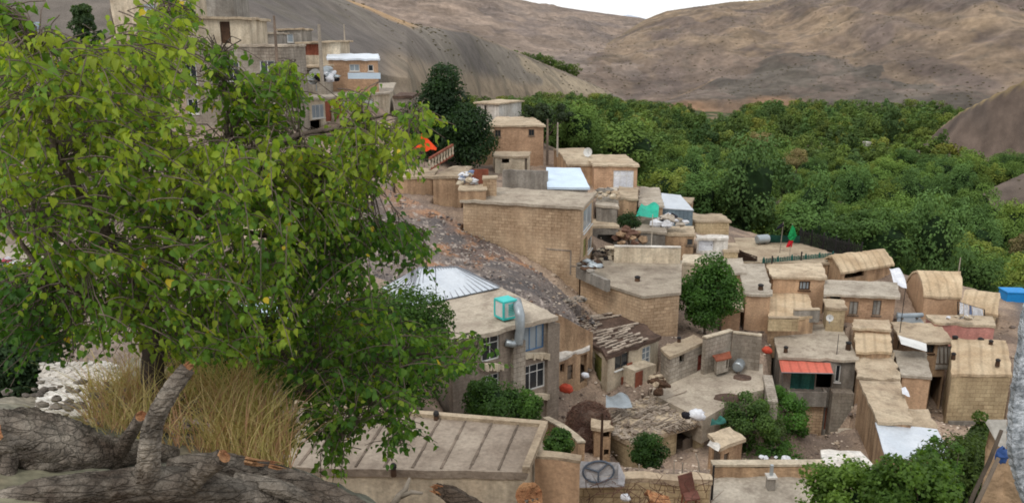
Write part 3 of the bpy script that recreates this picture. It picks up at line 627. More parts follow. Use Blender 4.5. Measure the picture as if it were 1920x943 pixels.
# courtyard group
R2 = house('block_house', 'small grey block house with a pinkish red door in the courtyard', [(1256,668),(1325,640),(1300,627),(1237,653)], 48.5, 724, 'block_wall', 'mud_roof', over=.1,
  wins=[(0,(1274,661,1283,679),'hole',{}),(0,(1308,664,1321,704),'door',{'m':'red_door'})])
zc = pd(1256,724,48.5).z
P5 = [pz(u, v, zc+.05) for u, v in ((1318,786),(1404,736),(1432,730),(1430,682),(1300,690),(1225,724),(1222,738))]
CY = P5
mb = MB(); mb.poly(P5, 1.6); mb.build('courtyard', 'concrete_roof', kind='structure')
FOOT.append(([(q.x,q.y) for q in P5], zc-1.5, zc+.6))
freewall('yard_wall', 'grey block wall with pale coping at the back of the courtyard, left length', [pz(1324,636,zc+2.6), pz(1374,622,zc+2.6)], 2.6, 'block_wall', cap='plaster_cream', ctrl=False)
freewall('yard_wall', 'grey block wall with pale coping at the back of the courtyard, right length', [pz(1374,626,zc+2.5), pz(1428,632,zc+2.5)], 2.5, 'block_wall', cap='plaster_cream', ctrl=False)
house('shed', 'tiny crooked shed with a rusty roof inside the courtyard', [(1344,676),(1371,668),(1368,658),(1336,666)], 49.5, 702, 'block_wall', 'rust_red', cat='shed', over=.12, th=.1, ctrl=False, deep=.1, wins=[(0,(1362,673,1369,690),'hole',{})])
freewall('rubble_wall', 'ragged stone wall closing the right side of the courtyard', [pz(1430,702,zc+.35), pz(1436,730,zc+.3), pz(1440,752,zc+.2)], .6, 'block_wall', thick=.6, down=.6)
# collapsed house with the rubble roof
R3 = house('ruined_house', 'collapsed mud house with a rubble covered roof and a grey plank door', [(1184,832),(1328,784),(1236,733),(1108,790)], 41.2, 890, 'sand_block', 'mud_roof', over=.12, jit=.07, th=.3,
  wins=[(0,(1268,806,1304,862),'hole',{'deep':.6})])
a, t, n, L = R3.e[0]
mb = MB(); p0, p1 = kx(1277,868,-.3), kx(1305,860,-.3)
for k in range(9): mb.box(p0.lerp(p1, k/9), (p1-p0)/9*.93, n*.05, UPZ*(1.55+.05*(k % 3)))
mb.build('plank_door', 'wood_grey', R3.root)
mb = MB()
for k in range(16):
    s = k/15; p = kx(1250,806,.05).lerp(kx(1318,788,.05), s); mb.bar(p-n*.5, p+n*random.uniform(.1,.5)-UPZ*.08, .09)
mb.build('roof_beam', 'wood_grey', R3.root)
P = R3.P; mb = MB(); random.seed(11)
for k in range(700):
    s, w = random.random(), random.random(); p = P[0].lerp(P[1], s).lerp(P[3].lerp(P[2], s), w); r = random.uniform(.03, .15)*(1 if random.random() < .9 else 1.8); q = random.uniform(.7, 1.5)
    mb.blob(p+UPZ*(.03+.2*nz(p.x, p.y)**2), (r*q, r/q, r*.5), k, 5, 3, .35)
for k in range(18):
    s, w = random.random()*.9, random.random()*.9; p = P[0].lerp(P[1], s).lerp(P[3].lerp(P[2], s), w)+UPZ*.25; d = (P[1]-P[0]).normalized()*random.uniform(.8,2.4)+(P[3]-P[0]).normalized()*random.uniform(-.6,.6)
    mb.bar(p, p+d+UPZ*random.uniform(-.1,.2), .06)
o = mb.build('rubble', 'pale_board', R3.root); tag(o, kind='stuff')
house('block_hut', 'broken corner hut with a square hole left of the collapsed house', [(1112,800),(1150,800),(1142,786),(1108,786)], 40.5, 860, 'mud_wall', 'mud_roof', cat='hut', over=.1, ctrl=False, jit=.12, wins=[(0,(1131,806,1146,820),'hole',{}),(0,(1132,842,1146,854),'hole',{})])
freewall('mud_wall', 'curved mud wall running down to the vines behind the near flat roof', [pd(1018,786,38), pd(1048,802,36), pd(1074,822,34), pd(1084,832,32.5)], 1.7, 'mud_wall', cap='plaster_cream')
house('shed', 'narrow shed with a purplish door right of the collapsed house', [(1352,840),(1398,820),(1368,800),(1326,812)], 38.5, 890, 'mud_wall', 'mud_roof', cat='shed', over=.12, wins=[(3,(1334,842,1350,880),'door',{'m':'wood_grey'}),(0,(1356,850,1366,884),'door',{'m':'wood_grey'})])
house('house', 'low white roofed house by the laundry below the red awning house', [(1546,872),(1650,884),(1612,844),(1536,843)], 36, 930, 'plaster_cream', 'plaster_white', over=.1, wins=[(0,(1552,878,1562,890),'win',{'grid':(1,1)})])
freewall('yard_wall', 'grey roughcast wall behind the sumac trees of the lower yard', [pd(1384,800,46), pd(1470,806,46)], 2.6, 'cement_grey')
# nearest roofs
S1 = house('near_house', 'nearest house with a wide flat roof of seamed strips', [(440,874),(986,885),(1021,798),(540,758)], 21.5, 1000, 'plaster_cream', 'old_roof', over=.05, th=.25, jit=.03, ctrl=False)
P = S1.P; mb = MB()
for k in range(9):
    s = .12+k*.098; f = lambda w: P[0].lerp(P[1], s).lerp(P[3].lerp(P[2], s), w)
    for q in range(12):
        p0, p1 = f(q/12*.93+.03), f((q+1)/12*.93+.03); j = UPZ*(.004+.008*nz(k*3, q)); mb.bar(p0+j, p1+j, .05+.04*random.random(), .05)
    mb.build('seam', 'wood_grey', S1.root); mb = MB()
mb = MB(); mb.bar(P[1]+UPZ*.08, P[2]+UPZ*.08, .22, .2); mb.bar(P[3]+UPZ*.05, P[2]+UPZ*.05, .25, .16); mb.build('roof_edge', 'mud_roof', S1.root)
house('near_house', 'blank tan plaster house end right of the seamed flat roof', [(1000,857),(1088,863),(1090,850),(1012,846)], 22.3, 1010, 'mud_smooth', 'mud_roof', over=.03, th=.1, ctrl=False)
S3 = house('yard_house', 'low block house with a brushwood littered front at the bottom edge', [(1080,896),(1336,900),(1330,886),(1086,884)], 24.5, 1010, 'sand_block', 'mud_roof', over=.04, ctrl=False)
S4 = house('near_house', 'grey concrete roof with a vent pipe at the bottom edge', [(1330,965),(1548,965),(1506,888),(1336,888)], 24, 1040, 'block_wall', 'grey_roof', over=.05, ctrl=False)
z4 = S4.P[0].z
freewall('parapet', 'tan parapet along the back of the grey concrete roof with the vent pipe', [pz(1336,876,z4+.4), pz(1548,875,z4+.4)], .4, 'mud_wall', ctrl=False, down=.1, cap='plaster_cream')
# ------------------------------------------------------------------ ground and hills: one sheet
def vnoise(x, y, seed=0):                # smooth value noise, numpy
    xi, yi = np.floor(x).astype(np.int64), np.floor(y).astype(np.int64); xf, yf = x-xi, y-yi
    def h(a, b):
        n = (a*374761393 + b*668265263 + seed*974711) & 0x7fffffff; n = ((n ^ (n >> 13))*1274126177) & 0x7fffffff
        return ((n ^ (n >> 16)) & 0xffff)/65535.0
    sx, sy = xf*xf*(3-2*xf), yf*yf*(3-2*yf)
    return (h(xi,yi)*(1-sx)+h(xi+1,yi)*sx)*(1-sy)+(h(xi,yi+1)*(1-sx)+h(xi+1,yi+1)*sx)*sy
def fbm(x, y, oct=5, seed=0, g=.5):
    s, a, t = 0, 1, 0
    for o in range(oct): s = s+a*vnoise(x*2**o, y*2**o, seed+o); t += a; a *= g
    return s/t
def ridged(x, y, oct=4, seed=0):
    s, a, t = 0, 1, 0
    for o in range(oct): s = s+a*(1-np.abs(2*vnoise(x*2**o, y*2**o, seed+o)-1)); t += a; a *= .5
    return s/t
def sstep(a, b, x): t = np.clip((x-a)/(b-a), 0, 1); return t*t*(3-2*t)

extra = [ # u, v, D
 (300,850,4.8),(100,800,5),(60,770,6),(420,800,6),(640,960,4.4),(150,715,10),(40,660,14),(200,600,25),(60,560,34),(100,500,42),(300,420,55),(400,330,65),(480,250,72),(250,240,74),(200,150,80),(100,100,88),(20,90,90),(-200,150,80),(-200,600,20),(-200,800,6),(300,90,98),
 (640,560,44),(560,520,50),(620,470,55),(700,420,60),(560,400,62),(620,330,72),(700,300,76),(780,300,80),(850,305,84),(660,250,85),
 # rubble slope
 (720,352,68),(780,372,66.5),(840,398,64.5),(880,420,62.6),(920,447,61.4),(962,474,60),(1015,500,58.8),(1050,530,57.6),(1090,562,58.3),(1120,588,57),(1160,608,55.2),(1200,628,53.4),(1260,646,53),(740,420,61),(800,450,58),(870,480,56),(930,510,53.5),(990,545,51),(1040,575,49.5),(700,480,56),(780,500,53),(900,530,51),
 # yards
 (1060,720,48.5),(1090,740,47.2),(1060,770,44.8),(1040,800,42.5),(1150,738,47.4),(1200,735,47.6),(1235,742,47),(1090,790,43.6),(1440,720,50),(1447,770,50),(1440,640,56),(1400,618,60),(1300,640,54),(1270,650,52),(1400,862,44),(1440,862,47),(1500,858,53),(1560,858,54),(1530,846,55),(1610,850,54),(1640,900,40),(1590,900,34),(1700,930,30),(1800,900,30),(1200,880,36),(1290,880,36),(1130,865,35),(1350,885,34),(1060,850,32),
 (920,790,37),(870,790,35),(800,780,33),(1000,810,33),
 # alleys on the right
 (1895,600,66),(1890,650,60),(1900,700,55),(1762,792,54),(1758,766,57.6),(1800,800,50),(1890,790,49),(1900,900,30),
 # brow toward the valley
 (1210,360,86),(1330,440,86),(1420,440,92),(1600,480,88),(1700,520,84),(1820,540,80),(1900,560,78),(1040,310,95),(950,230,120),(900,220,118),(1100,300,100)]
low = [(-12,8,-4.5),(0,8,-6.2),(6,8,-6),(12,8,-6),(0,11,-9),(6,11,-9),(12,12,-9.5),(0,15,-13.5),(10,15,-13),(20,15,-12),(-6,15,-10),(-10,12,-6.6),(0,20,-17),(10,20,-17),(20,22,-17),(-8,22,-15),(-12,18,-10),(-5,28,-17.5),(14,27,-18.5),(20,26,-17.5)]
# valley floor (x, y, z)
val = [(10,150,-40),(40,130,-42),(80,120,-44),(120,140,-46),(60,180,-46),(0,200,-40),(120,220,-47),(20,260,-44),(100,320,-46),(200,260,-46),(0,340,-40),(80,450,-44),(-10,430,-36),(200,420,-44),(30,520,-40),(160,600,-43),(300,350,-44),(60,650,-40),(-60,180,-24),(-60,300,-26),(-60,120,-8),(200,100,-46),(300,200,-46),(-120,160,-4),(-100,110,2)]
C = [(p.x,p.y,p.z) for p in (pd(*e) for e in extra)] + low + val + CTRL
C = np.array(C); keep = [0]
for i in range(1, len(C)):
    if np.min(np.hypot(C[keep,0]-C[i,0], C[keep,1]-C[i,1])) > .5: keep.append(i)
C = C[keep]
Dm = np.hypot(C[:,0][:,None]-C[:,0][None], C[:,1][:,None]-C[:,1][None])
n_ = len(C); A = np.zeros((n_+3, n_+3)); A[:n_,:n_] = Dm - np.eye(n_)*.35; A[:n_,n_:] = np.c_[np.ones(n_), C[:,:2]]; A[n_:,:n_] = A[:n_,n_:].T
sol = np.linalg.solve(A, np.r_[C[:,2], 0, 0, 0])
def base_z(x, y):
    out = np.empty(len(x))
    for k in range(0, len(x), 20000):
        xs, ys = x[k:k+20000], y[k:k+20000]
        d = np.hypot(xs[:,None]-C[:,0], ys[:,None]-C[:,1]); out[k:k+20000] = d@sol[:n_] + sol[n_] + sol[n_+1]*xs + sol[n_+2]*ys
    return out
def curve(pts):
    q = []
    for e in pts: p = pd(*e); q.append((math.atan2(p.x, p.y), math.hypot(p.x, p.y), p.z))
    q.sort(); return np.array(q)
LAY = {   # crest, foot as (u, v, D); back slope; gully strength
 'far':  ([(1000,45,7000),(1100,38,7000),(1150,33,7000),(1178,27,7000),(1200,32,7000),(1240,42,7000)], None, .3, 0),
 'back': ([(-400,-160,1500),(200,-150,1500),(700,-70,1500),(850,-35,1500),(975,0,1500),(1010,9,1500),(1060,15,1500),(1130,25,1500),(1200,34,1550),(1215,38,1550),(1300,62,1600),(1500,90,1600)], [(-400,95,650),(700,110,650),(1070,128,680),(1300,120,700)], .25, 1.0),
 'spur': ([(-400,-330,240),(-100,-230,250),(300,-150,265),(480,-80,290),(600,-18,320),(690,12,340),(752,38,360),(775,46,370),(880,60,450),(940,84,500),(1000,110,540),(1060,135,570),(1120,160,590),(1180,190,600),(1230,210,600)],
          [(-400,110,95),(100,100,98),(300,92,104),(600,115,125),(765,150,190),(900,172,400),(1000,178,490),(1180,195,590)], .35, .3),
 'right':([(1030,150,640),(1070,126,700),(1110,101,790),(1160,69,900),(1210,37,1000),(1250,22,1040),(1300,14,1080),(1370,4,1120),(1440,-1,1150),(1500,-25,1150),(1700,-70,1100),(2100,-130,1000),(2400,-150,1000)],
          [(1030,155,600),(1180,190,600),(1400,196,560),(1800,197,470),(2100,200,430)], .3, 1.0),
 'mid':  ([(1215,196,560),(1260,184,580),(1290,172,600),(1350,145,640),(1420,112,700),(1490,76,760),(1600,42,830),(1750,12,900),(1920,-15,950),(2300,-60,950)],
          [(1215,200,540),(1300,196,545),(1500,196,520),(1800,198,460),(2300,210,430)], .35, 1.0),
 'near': ([(1725,275,345),(1742,261,340),(1762,240,335),(1800,210,325),(1850,184,315),(1920,150,305),(2050,95,300),(2400,20,300)],
          [(1725,285,330),(1800,284,312),(1870,293,300),(1920,290,292),(2400,300,280)], .5, .5),
 'bank': ([(1795,393,222),(1830,370,222),(1860,352,222),(1920,325,222),(2050,270,222),(2400,230,222)],
          [(1795,400,212),(1860,412,204),(1920,430,198),(2400,440,190)], .5, .35)}
def lay_z(name, a, r, x, y):
    cr, ft, back, gul = LAY[name]; cr = curve(cr)
    Rc = np.interp(a, cr[:,0], cr[:,1]); Zc = np.interp(a, cr[:,0], cr[:,2])
    if ft is None: Rf, Zf = Rc*.8, Zc*0+60.0
    else: ft = curve(ft); Rf = np.interp(a, ft[:,0], ft[:,1]); Zf = np.interp(a, ft[:,0], ft[:,2])
    t = (r-Rf)/np.maximum(Rc-Rf, 3); tc = np.clip(t, 0, 1)
    sh = .55*tc + .45*np.sin(tc*math.pi/2)
    z = Zf+(Zc-Zf)*sh
    span = np.maximum(Zc-Zf, 1)
    z = z - np.where(t > 1, (r-Rc)*back, 0) - np.where(t < 0, (Rf-r)*.35+1.5, 0)
    L_ = 130 if name in ('right','mid','back') else 42
    g = (ridged(x/L_, y/L_*.45, 4, 11)-.62)*span*.40*gul*np.sin(np.clip(tc,0,1)*math.pi)**.8
    rg_ = (fbm(x/26, y/26, 4, 17)-.5)*(11 if name in ('right','mid','back') else 3.5)*np.sin(np.clip(tc,0,1)*math.pi)**.7
    return z + g + rg_*(name != 'far'), t
# grid
az = np.concatenate([np.linspace(R(-52), R(-35), 60, endpoint=False), np.linspace(R(-35), R(35), 760, endpoint=False), np.linspace(R(35), R(52), 60)])
rr = np.concatenate([np.exp(np.linspace(math.log(1.2), math.log(30), 90, endpoint=False)), np.linspace(30, 100, 280, endpoint=False), np.exp(np.linspace(math.log(100), math.log(1700), 520, endpoint=False)), np.exp(np.linspace(math.log(1700), math.log(9000), 40))])
Agr, Rgr = np.meshgrid(az, rr); a_, r_ = Agr.ravel(), Rgr.ravel(); gx, gy = r_*np.sin(a_), r_*np.cos(a_)
zb_ = base_z(gx, gy); far = sstep(600, 900, r_); zb_ = zb_*(1-far) + (-42)*far; zb_ = np.where(r_ > 130, np.maximum(zb_, -49), zb_)
zb_ = zb_ + (fbm(gx*.9, gy*.9, 4, 3)-.5)*.35*sstep(6, 20, r_) + (fbm(gx*5, gy*5, 3, 5)-.5)*.12
gz = zb_.copy(); who = np.zeros(len(gx), int); tt = np.zeros(len(gx))
for k, nm in enumerate(LAY):
    z_, t_ = lay_z(nm, a_, r_, gx, gy)
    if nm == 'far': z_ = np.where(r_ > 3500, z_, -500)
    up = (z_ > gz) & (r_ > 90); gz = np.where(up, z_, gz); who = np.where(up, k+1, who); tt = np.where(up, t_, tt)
# nothing of the ground may stand inside a building
def inside(px, py, poly):
    c = np.zeros(len(px), bool); n = len(poly)
    for i in range(n):
        x0, y0 = poly[i]; x1, y1 = poly[(i+1) % n]
        c ^= ((y0 > py) != (y1 > py)) & (px < (x1-x0)*(py-y0)/(y1-y0+1e-12)+x0)
    return c
def ground_clip(gx, gy, gz):
    for poly, zb, zt in FOOT:
        q = np.array(poly); m = q.mean(0); e = (q-m); ln = np.hypot(e[:,0], e[:,1])[:,None]; q2 = m+e*(ln+.12)/ln
        bx = (gx > q2[:,0].min()) & (gx < q2[:,0].max()) & (gy > q2[:,1].min()) & (gy < q2[:,1].max()); ix = np.nonzero(bx)[0]
        ins = ix[inside(gx[ix], gy[ix], [tuple(w) for w in q2])]
        gz[ins] = np.minimum(gz[ins], min(zb+.1, zt-.9))
    return gz
gz = ground_clip(gx, gy, gz)
def ground_at(x, y):
    x, y = np.atleast_1d(np.asarray(x, float)), np.atleast_1d(np.asarray(y, float)); a, r = np.arctan2(x, y), np.hypot(x, y)
    z = base_z(x, y); f = sstep(600, 900, r); z = z*(1-f)-42*f; z = np.where(r > 130, np.maximum(z, -49), z)
    for nm in LAY:
        if nm == 'far': continue
        q, _ = lay_z(nm, a, r, x, y); z = np.where((q > z) & (r > 90), q, z)
    return z
# ground colour (by material; far haze and gully shade painted into the hills)
def c3(*a): return np.array(S(*a)[:3])
def blend(col, c, w): return col*(1-w[:,None]) + c[None]*w[:,None]
n1, n2, n3 = fbm(gx*.35, gy*.35, 5, 21), fbm(gx*.12+9, gy*.12, 5, 31), fbm(gx*1.6, gy*1.6, 4, 41)
col = np.tile(c3(158,138,120), (len(gx), 1)); col = blend(col, c3(126,110,98), sstep(.42, .66, n1)); col = blend(col, c3(182,160,138), sstep(.5, .72, n2)*.6)
# rubble slope: grey chips, ochre earth
pr = np.array([(p.x, p.y) for p in (pd(700,345,69), pd(1100,585,55), pd(1180,640,52), pd(1000,600,46), pd(780,540,48), pd(620,470,54))])
ins = inside(gx, gy, [tuple(p) for p in pr]).astype(float)
rub = np.tile(c3(122,112,106), (len(gx), 1)); rub = blend(rub, c3(160,122,94), sstep(.47, .57, fbm(gx*.22+3, gy*.22, 4, 51))); rub = blend(rub, c3(96,92,92), sstep(.52, .62, fbm(gx*.3, gy*.3+8, 4, 57))*.8)
rub = blend(rub, c3(172,160,150), sstep(.66, .72, fbm(gx*3.1, gy*3.1, 3, 59)))
col = col*(1-ins[:,None]) + rub*ins[:,None]
nearw = 1-sstep(7, 16, r_)
gg = blend(np.tile(c3(142,142,128), (len(gx), 1)), c3(166,146,120), sstep(.45, .62, n1)); gg = blend(gg, c3(112,118,100), sstep(.5, .64, n3)*.7)
col = col*(1-nearw[:,None]) + gg*nearw[:,None]
lw = sstep(-4, -14, gx)*sstep(12, 22, r_)*(1-sstep(70, 90, r_)); col = blend(col, c3(140,128,118), lw*.6)
road = sstep(1.5, .3, np.abs((gx - (41+(gy-60)*.55))-3.5)-2.5)*((gy > 45) & (gy < 78)); col = blend(col, c3(112,106,104), road*.9)
wood = sstep(112, 140, gy+gx*.15)*(who == 0); col = blend(col, c3(66,76,44), wood); col = blend(col, c3(128,112,88), wood*sstep(.6, .68, n2))
h1, h2, h3, h4 = fbm(gx*.012, gy*.012, 5, 61), fbm(gx*.035, gy*.02, 5, 71), fbm(gx*.11, gy*.11, 4, 81), ridged(gx*.01, gy*.006, 4, 91)
def hill(base, c_, k):
    m = who == k; q = np.tile(c3(*base), (len(gx), 1))
    for cc, w in c_: q = blend(q, c3(*cc), np.clip(w, 0, 1))
    col[m] = q[m]
hill((196,204,216), [], 1)  # farthest snow range: pale bluish haze put into its colour
hill((148,132,122), [((162,142,128), sstep(.45,.62,h1)), ((130,116,110), sstep(.5,.66,h2)*.7), ((172,150,134), sstep(.62,.78,h4)*.5)], 2)
tan = sstep(620, 560, a_*0+ (CU+np.tan(a_)*1500*.97))*0
uu_ = CU + np.tan(a_)*1500*1.0
strip = sstep(.12,.2,tt)*sstep(.92,.84,tt)*sstep(930, 960, uu_)*sstep(1150,1130,uu_)*sstep(.35,.45,fbm(uu_*.02, tt*3, 3, 19))
ochre = sstep(.70, .86, tt)*sstep(470, 600, uu_)*(1-sstep(770, 800, uu_))
lowt = sstep(.30, .12, tt)*sstep(700, 760, uu_)
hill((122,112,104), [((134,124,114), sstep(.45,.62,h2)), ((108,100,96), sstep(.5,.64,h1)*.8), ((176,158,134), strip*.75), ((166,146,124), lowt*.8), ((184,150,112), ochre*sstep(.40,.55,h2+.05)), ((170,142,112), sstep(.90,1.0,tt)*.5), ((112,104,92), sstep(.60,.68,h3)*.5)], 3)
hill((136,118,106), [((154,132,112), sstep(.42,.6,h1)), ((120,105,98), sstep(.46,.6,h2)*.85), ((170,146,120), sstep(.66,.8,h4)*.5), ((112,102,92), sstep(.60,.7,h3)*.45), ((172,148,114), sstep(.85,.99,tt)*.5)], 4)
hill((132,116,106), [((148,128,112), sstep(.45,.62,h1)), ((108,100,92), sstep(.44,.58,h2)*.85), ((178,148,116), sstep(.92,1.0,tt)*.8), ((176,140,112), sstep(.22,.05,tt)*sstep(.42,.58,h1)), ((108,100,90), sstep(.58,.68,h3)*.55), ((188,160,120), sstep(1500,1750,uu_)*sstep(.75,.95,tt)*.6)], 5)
hill((132,114,104), [((158,134,116), sstep(.45,.6,h2)), ((104,92,86), sstep(.5,.62,h3)*.7), ((190,164,116), sstep(.9,1.0,tt)*.8)], 6)
hill((142,122,112), [((160,140,126), sstep(.45,.6,h3)), ((112,100,94), sstep(.52,.66,h2)*.6)], 7)
col *= (.86+.28*fbm(gx*.6, gy*.6, 4, 101))[:,None]
hl_ = (who > 1)[:,None]; gl_ = ridged(gx/60+fbm(gx/90,gy/90,3,23), gy/34, 4, 37); mott = ((.58+.52*fbm(gx*.09, gy*.09, 5, 111, .62))*(.80+.36*sstep(.45,.85,gl_)))[:,None]; mott = mott*(.87+.26*fbm(gx*.33, gy*.33, 3, 131))[:,None]; mott = np.where((who == 3)[:,None], .82+.3*fbm(gx*.05, gy*.05, 5, 113, .6)[:,None], mott); col = np.where(hl_, col*mott*np.array([.90,.925,.91]), col)  # gl_ darkens bands as gully shade, put into the hill colour
nr_, na_ = len(rr), len(az); ii = np.arange(nr_*na_).reshape(nr_, na_)
Fq = np.stack([ii[:-1,:-1], ii[:-1,1:], ii[1:,1:], ii[1:,:-1]], -1).reshape(-1, 4)[:, ::-1]
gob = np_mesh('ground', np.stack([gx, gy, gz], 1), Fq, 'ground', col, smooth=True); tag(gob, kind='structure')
# ------------------------------------------------------------------ trees
def rot_basis(nrm, rng):                 # random tangent frame per normal
    nrm = nrm/np.linalg.norm(nrm, axis=1, keepdims=True); h = rng.normal(size=nrm.shape); t = np.cross(nrm, h); t /= np.linalg.norm(t, axis=1, keepdims=True)+1e-9
    return nrm, t, np.cross(nrm, t)
def leaf_quads(cen, nrm, size, col, rng, asp=.62):
    """kite leaves folded a little along the midrib"""
    n = len(cen); nrm, t, b = rot_basis(nrm, rng); s = size[:,None]
    V = np.stack([cen - t*s*.5, cen + b*s*asp*.5 - nrm*s*.1, cen + t*s*.5 - nrm*s*.08, cen - b*s*asp*.5 - nrm*s*.1], 1).reshape(-1, 3)
    Fc = np.arange(n*4).reshape(n, 4); return V, Fc, np.repeat(col, 4, axis=0)
def crown_data(seed, rx, rz, nb, nl, ls, ca, cb, low=.35, blob=(.32,.5), shape='round', nrnd=.55):
    rng = np.random.default_rng(seed); ca, cb = np.array(ca[:3]), np.array(cb[:3])
    d = rng.normal(size=(nb, 3)); d /= np.linalg.norm(d, axis=1, keepdims=True); rad = rng.uniform(.35, .82, nb)**.7
    c = d*rad[:,None]*np.array([rx, rx, rz])
    if shape == 'cone':
        h = rng.uniform(-1, 1, nb); k = (1-(h+1)/2)**.8*.9+.08; a = rng.uniform(0, 6.28, nb); rr_ = rx*k*rng.uniform(.4, .95, nb); c = np.stack([rr_*np.cos(a), rr_*np.sin(a), h*rz*.92], 1)
    br = rng.uniform(*blob, nb)*min(rx, rz)*(1 if shape != 'cone' else .8); bt = rng.uniform(0, 1, nb)
    k = rng.integers(0, nb, nl); dd = rng.normal(size=(nl, 3)); dd[:,2] += .25; dd /= np.linalg.norm(dd, axis=1, keepdims=True)
    rr_ = rng.uniform(.55, 1.08, nl)**.6; p = c[k]+dd*(br[k]*rr_)[:,None]*np.array([1,1,.85])
    fr = rng.uniform(0,1,nl) < (.16 if nrnd > .4 else .06); q_ = rng.normal(size=(nl,3)); q_ /= np.linalg.norm(q_,axis=1,keepdims=True); q_ = q_*rng.uniform(.45,1.02,(nl,1))*np.array([rx,rx,rz])
    if shape != 'cone': p = np.where(fr[:,None], q_, p); dd = np.where(fr[:,None], q_/np.array([rx,rx,rz]), dd)
    nr = dd+rng.normal(size=(nl,3))*nrnd; nr[:,2] += .35
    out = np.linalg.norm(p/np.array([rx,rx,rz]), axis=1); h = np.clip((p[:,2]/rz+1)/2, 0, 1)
    w = np.clip((.45*bt[k]+.30*h+.3*rng.uniform(-.5,.8,nl)+.25*(out-.6)) if nrnd > .4 else (.25*bt[k]+.75*h+.18*rng.uniform(-.5,.8,nl)), 0, 1)  # lighter toward the top, darker below: crown shading put into the leaf colour
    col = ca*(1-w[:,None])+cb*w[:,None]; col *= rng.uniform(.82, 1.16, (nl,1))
    V, Fc, cc = leaf_quads(p, nr, ls*rng.uniform(.7, 1.3, nl), col, rng)
    return V, Fc, cc, c, br
def limb_mesh(seed, h, r, tips, z0=-1.5):
    """a tapered trunk and limbs from the foot up to the clump centres"""
    rnd = random.Random(seed); mb = MB(); fork = Vector((rnd.uniform(-.1,.1)*h, rnd.uniform(-.1,.1)*h, h*.45))
    mb.tube([Vector((0,0,z0)), Vector((0,0,.1)), fork*.5+Vector((rnd.uniform(-.1,.1),0,0)), fork], [r*1.3, r*1.1, r*.85, r*.7], 7)
    for t in tips:
        t = Vector(t); m = fork.lerp(t, .5)+Vector((rnd.uniform(-.1,.1), rnd.uniform(-.1,.1), .12*(t-fork).length)); mb.tube([fork-Vector((0,0,.2)), m, t], [r*.5, r*.32, r*.1], 5)
    return mb
def tree(name, label, foot, h, rx, rz, seed, nl, ls, ca, cb, nb=16, trunk_r=None, cat='tree', group=None, shape='round', m='leaf', core=.0, blob=(.32,.5), ztrunk=None):
    """foot: world point; h: height of the crown's top above it"""
    root = empty(name, foot); tag(root, label, cat, group); cz = h-rz; nl = int(nl*1.5); ls *= .82; nb = int(nb*1.25); core *= .62
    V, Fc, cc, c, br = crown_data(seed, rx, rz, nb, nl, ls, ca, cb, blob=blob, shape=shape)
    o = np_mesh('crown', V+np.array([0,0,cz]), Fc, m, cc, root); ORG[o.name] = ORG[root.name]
    tips = [(q[0], q[1], q[2]+cz) for q in c[:9]]
    mb = limb_mesh(seed, max(cz, h*.35), trunk_r or h*.02, tips); L0 = ORG[root.name]; mb.v = [(q[0]+L0.x, q[1]+L0.y, q[2]+L0.z) for q in mb.v]
    mb.build('trunk', 'bark', root, smooth=True)
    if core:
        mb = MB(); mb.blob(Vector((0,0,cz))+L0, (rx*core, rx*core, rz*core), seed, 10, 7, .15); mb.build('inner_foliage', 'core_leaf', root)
    return root
DG, MG, LG = S(38,58,34), S(72,98,48), S(104,130,58)
def px_tree(name, label, u, vt, vb, D, wpx, seed, nl, ls, ca, cb, **kw):
    """crown top row vt, foot row vb, crown width in pixels at distance D"""
    f = pd(u, vb, D); top = pd(u, vt, D); h = (top-f).z; rx = wpx/2*f.length/F; rz = kw.pop('rz', None) or h*.5
    return tree(name, label, f, h, rx, rz, seed, nl, ls, ca, cb, **kw)
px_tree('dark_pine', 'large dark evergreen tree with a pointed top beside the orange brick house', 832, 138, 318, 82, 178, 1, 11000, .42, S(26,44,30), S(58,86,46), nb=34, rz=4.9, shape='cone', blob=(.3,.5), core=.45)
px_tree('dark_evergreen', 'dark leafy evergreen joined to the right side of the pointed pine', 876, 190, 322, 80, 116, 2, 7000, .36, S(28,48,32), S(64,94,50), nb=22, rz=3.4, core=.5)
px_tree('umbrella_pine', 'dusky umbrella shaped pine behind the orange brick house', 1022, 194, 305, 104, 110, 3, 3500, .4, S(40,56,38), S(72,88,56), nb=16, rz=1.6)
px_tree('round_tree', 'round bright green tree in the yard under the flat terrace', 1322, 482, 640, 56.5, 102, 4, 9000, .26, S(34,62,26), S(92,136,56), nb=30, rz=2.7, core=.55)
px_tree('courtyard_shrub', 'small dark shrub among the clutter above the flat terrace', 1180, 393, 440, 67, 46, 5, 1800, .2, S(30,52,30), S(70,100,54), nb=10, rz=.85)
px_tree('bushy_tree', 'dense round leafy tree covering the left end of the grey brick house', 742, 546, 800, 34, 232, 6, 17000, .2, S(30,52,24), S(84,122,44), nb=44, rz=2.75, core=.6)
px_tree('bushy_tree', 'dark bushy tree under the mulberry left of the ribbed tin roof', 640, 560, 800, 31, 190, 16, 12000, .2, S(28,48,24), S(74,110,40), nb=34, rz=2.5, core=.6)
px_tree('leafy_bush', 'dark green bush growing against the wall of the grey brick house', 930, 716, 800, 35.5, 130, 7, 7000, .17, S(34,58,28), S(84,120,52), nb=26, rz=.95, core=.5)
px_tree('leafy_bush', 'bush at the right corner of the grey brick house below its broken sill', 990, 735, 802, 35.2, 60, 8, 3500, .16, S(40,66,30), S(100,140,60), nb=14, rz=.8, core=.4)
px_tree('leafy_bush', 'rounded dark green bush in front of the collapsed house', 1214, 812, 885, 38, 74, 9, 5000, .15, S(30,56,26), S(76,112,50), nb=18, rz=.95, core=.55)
px_tree('grape_vine', 'vine mass over the mud wall beside the nearest flat roof', 1046, 806, 866, 30, 62, 10, 3200, .17, S(40,66,30), S(96,136,56), nb=14, rz=.6, core=.4, cat='vine')
